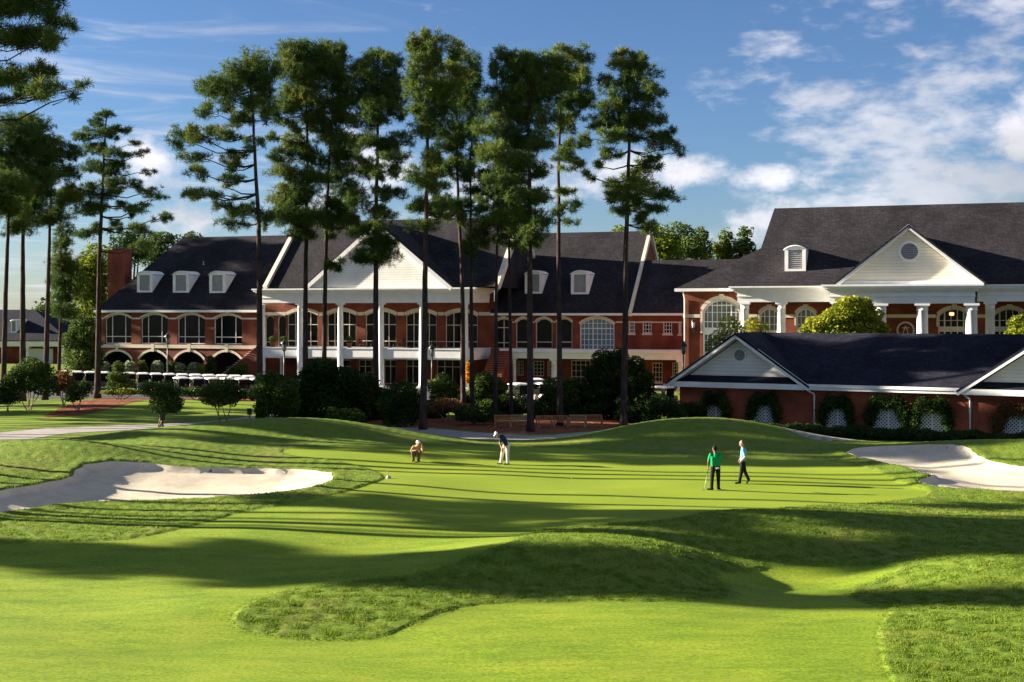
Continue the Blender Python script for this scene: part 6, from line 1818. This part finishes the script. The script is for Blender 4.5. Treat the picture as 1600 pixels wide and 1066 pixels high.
# high cloud deck, seen in perspective
inv = MA('DIVIDE', 1.0, MA('ADD', MA('MAXIMUM', el, 0.0), 0.09))
pu = MA('MULTIPLY', az, inv)
n1 = NZ(MA('MULTIPLY', az, 1.0), MA('MULTIPLY', el, 2.3), 3.1, 25, 9, .58, .15)
n1b = NZ(MA('ADD', az, MA('MULTIPLY', el, .6)), MA('MULTIPLY', el, 1.6), 9.4, 7.5, 4, .5)
side = MR(az, 0.02, 0.33)
lowf = MR(el, 0.235, 0.12)
cov = MA('SUBTRACT', MA('ADD', MA('MULTIPLY', side, 0.24), MA('MULTIPLY', MA('MULTIPLY', MR(el,.20,.11), MR(az,.06,.16)), .09)), MA('MULTIPLY', MA('SUBTRACT', 1.0, side), .16))
deck = MR(MA('ADD', MA('ADD', n1, MA('MULTIPLY', MA('SUBTRACT', n1b, .5), 1.0)), cov), 0.60, 0.98)
# thin cirrus, upper part
n2 = NZ(MA('MULTIPLY', pu, 1.0), MA('MULTIPLY', inv, 2.2), 5.5, 1.5, 7, .6, .6)
cir = MA('MULTIPLY', MR(n2, 0.48, 0.78), MA('MULTIPLY', MR(az, 0.05, -0.22), 0.55))
# cumulus heads low over the roofs: azimuth, elevation, half sizes (radians)
ce = NZ(MA('MULTIPLY', az, 1.0), MA('MULTIPLY', el, 1.4), 1.7, 22, 9, .62)
cum = None
for (px, py, rx, ry, wgt) in [(236,262,46,44,1.0),(330,352,120,26,.9),(600,262,75,66,1.0),(520,330,120,40,.8),(760,300,110,60,.9),(935,285,95,42,1.0),(1085,272,62,26,.95),(1215,283,90,20,.8),(1200,345,78,34,1.0),(1610,235,70,110,.9),(1560,290,120,40,.7)]:
    a0, e0 = math.atan((px-CX)/F), math.atan((HY-py)/F)
    dx = MA('DIVIDE', MA('SUBTRACT', az, a0), rx/F); dy = MA('DIVIDE', MA('SUBTRACT', el, e0), ry/F)
    r2 = MA('ADD', MA('MULTIPLY', dx, dx), MA('MULTIPLY', dy, dy))
    b = MA('MULTIPLY', MA('SUBTRACT', 1.15, MA('POWER', r2, .5)), wgt)
    cum = b if cum is None else MA('MAXIMUM', cum, b)
cumm = MR(MA('ADD', cum, MA('MULTIPLY', MA('SUBTRACT', ce, .5), 3.6)), 0.0, 1.15)
cumm = MA('MULTIPLY', cumm, 0.93)
frontm = MR(sp.outputs[1], 0.0, 0.3)
cumm = MA('MULTIPLY', cumm, frontm)
back = MA('MULTIPLY', MA('MULTIPLY', MR(NZ(sp.outputs[0], sp.outputs[1], sp.outputs[2], 3.0, 7), .52, .7), MA('SUBTRACT', 1.0, frontm)), .6)
# cloud colour: brighter where dense, greyer towards the lower right
shade = NZ(MA('MULTIPLY', az, 1.0), MA('MULTIPLY', el, 2.0), 7.7, 9, 6, .55)
greyr = MA('MULTIPLY', MR(az, .28, .42), MR(el, .14, .07))
cb = MA('MULTIPLY', MR(shade, .25, .75, .72, 1.08), MA('SUBTRACT', 1.0, MA('MULTIPLY', greyr, .38)))
cc = N(nt,'ShaderNodeMix', data_type='RGBA', blend_type='MULTIPLY'); cc.inputs[0].default_value=1
cc.inputs[6].default_value = CLOUD_COL
cbv = N(nt,'ShaderNodeCombineColor'); 
for i in range(3): L(cb, cbv.inputs[i])
L(cbv.outputs[0], cc.inputs[7])
mask = MA('MAXIMUM', MA('MAXIMUM', MA('MULTIPLY', deck, .68), cir), MA('MAXIMUM', cumm, back))
grad = N(nt,'ShaderNodeMix', data_type='RGBA', blend_type='MULTIPLY'); grad.inputs[0].default_value = 1.0
L(hs.outputs[0], grad.inputs[6]); grad.inputs[7].default_value = SKY_TINT
mxs = N(nt,'ShaderNodeMix', data_type='RGBA'); L(mask, mxs.inputs[0]); L(grad.outputs[2], mxs.inputs[6]); L(cc.outputs[2], mxs.inputs[7])
L(mxs.outputs[2], bg.inputs[0])

cam = bpy.data.cameras.new('camera'); co = bpy.data.objects.new('camera', cam); C.objects.link(co)
co.location = (0, 0, CH); co.rotation_euler = (math.radians(90), 0, 0)
cam.sensor_width = 36; cam.sensor_fit = 'HORIZONTAL'; cam.lens = 36*F/1600
cam.shift_y = -(533-HY)/1600
cam.clip_start = 0.5; cam.clip_end = 6000
sc = bpy.context.scene
sc.camera = co
sc.render.resolution_x, sc.render.resolution_y = 1024, 682
vs = sc.view_settings
vs.view_transform = 'Standard'; vs.look = 'None'; vs.exposure = EXPOSURE; vs.gamma = 1
sc.cycles.max_bounces = 6; sc.cycles.diffuse_bounces = 3; sc.cycles.transmission_bounces = 3
sc.cycles.use_adaptive_sampling = True
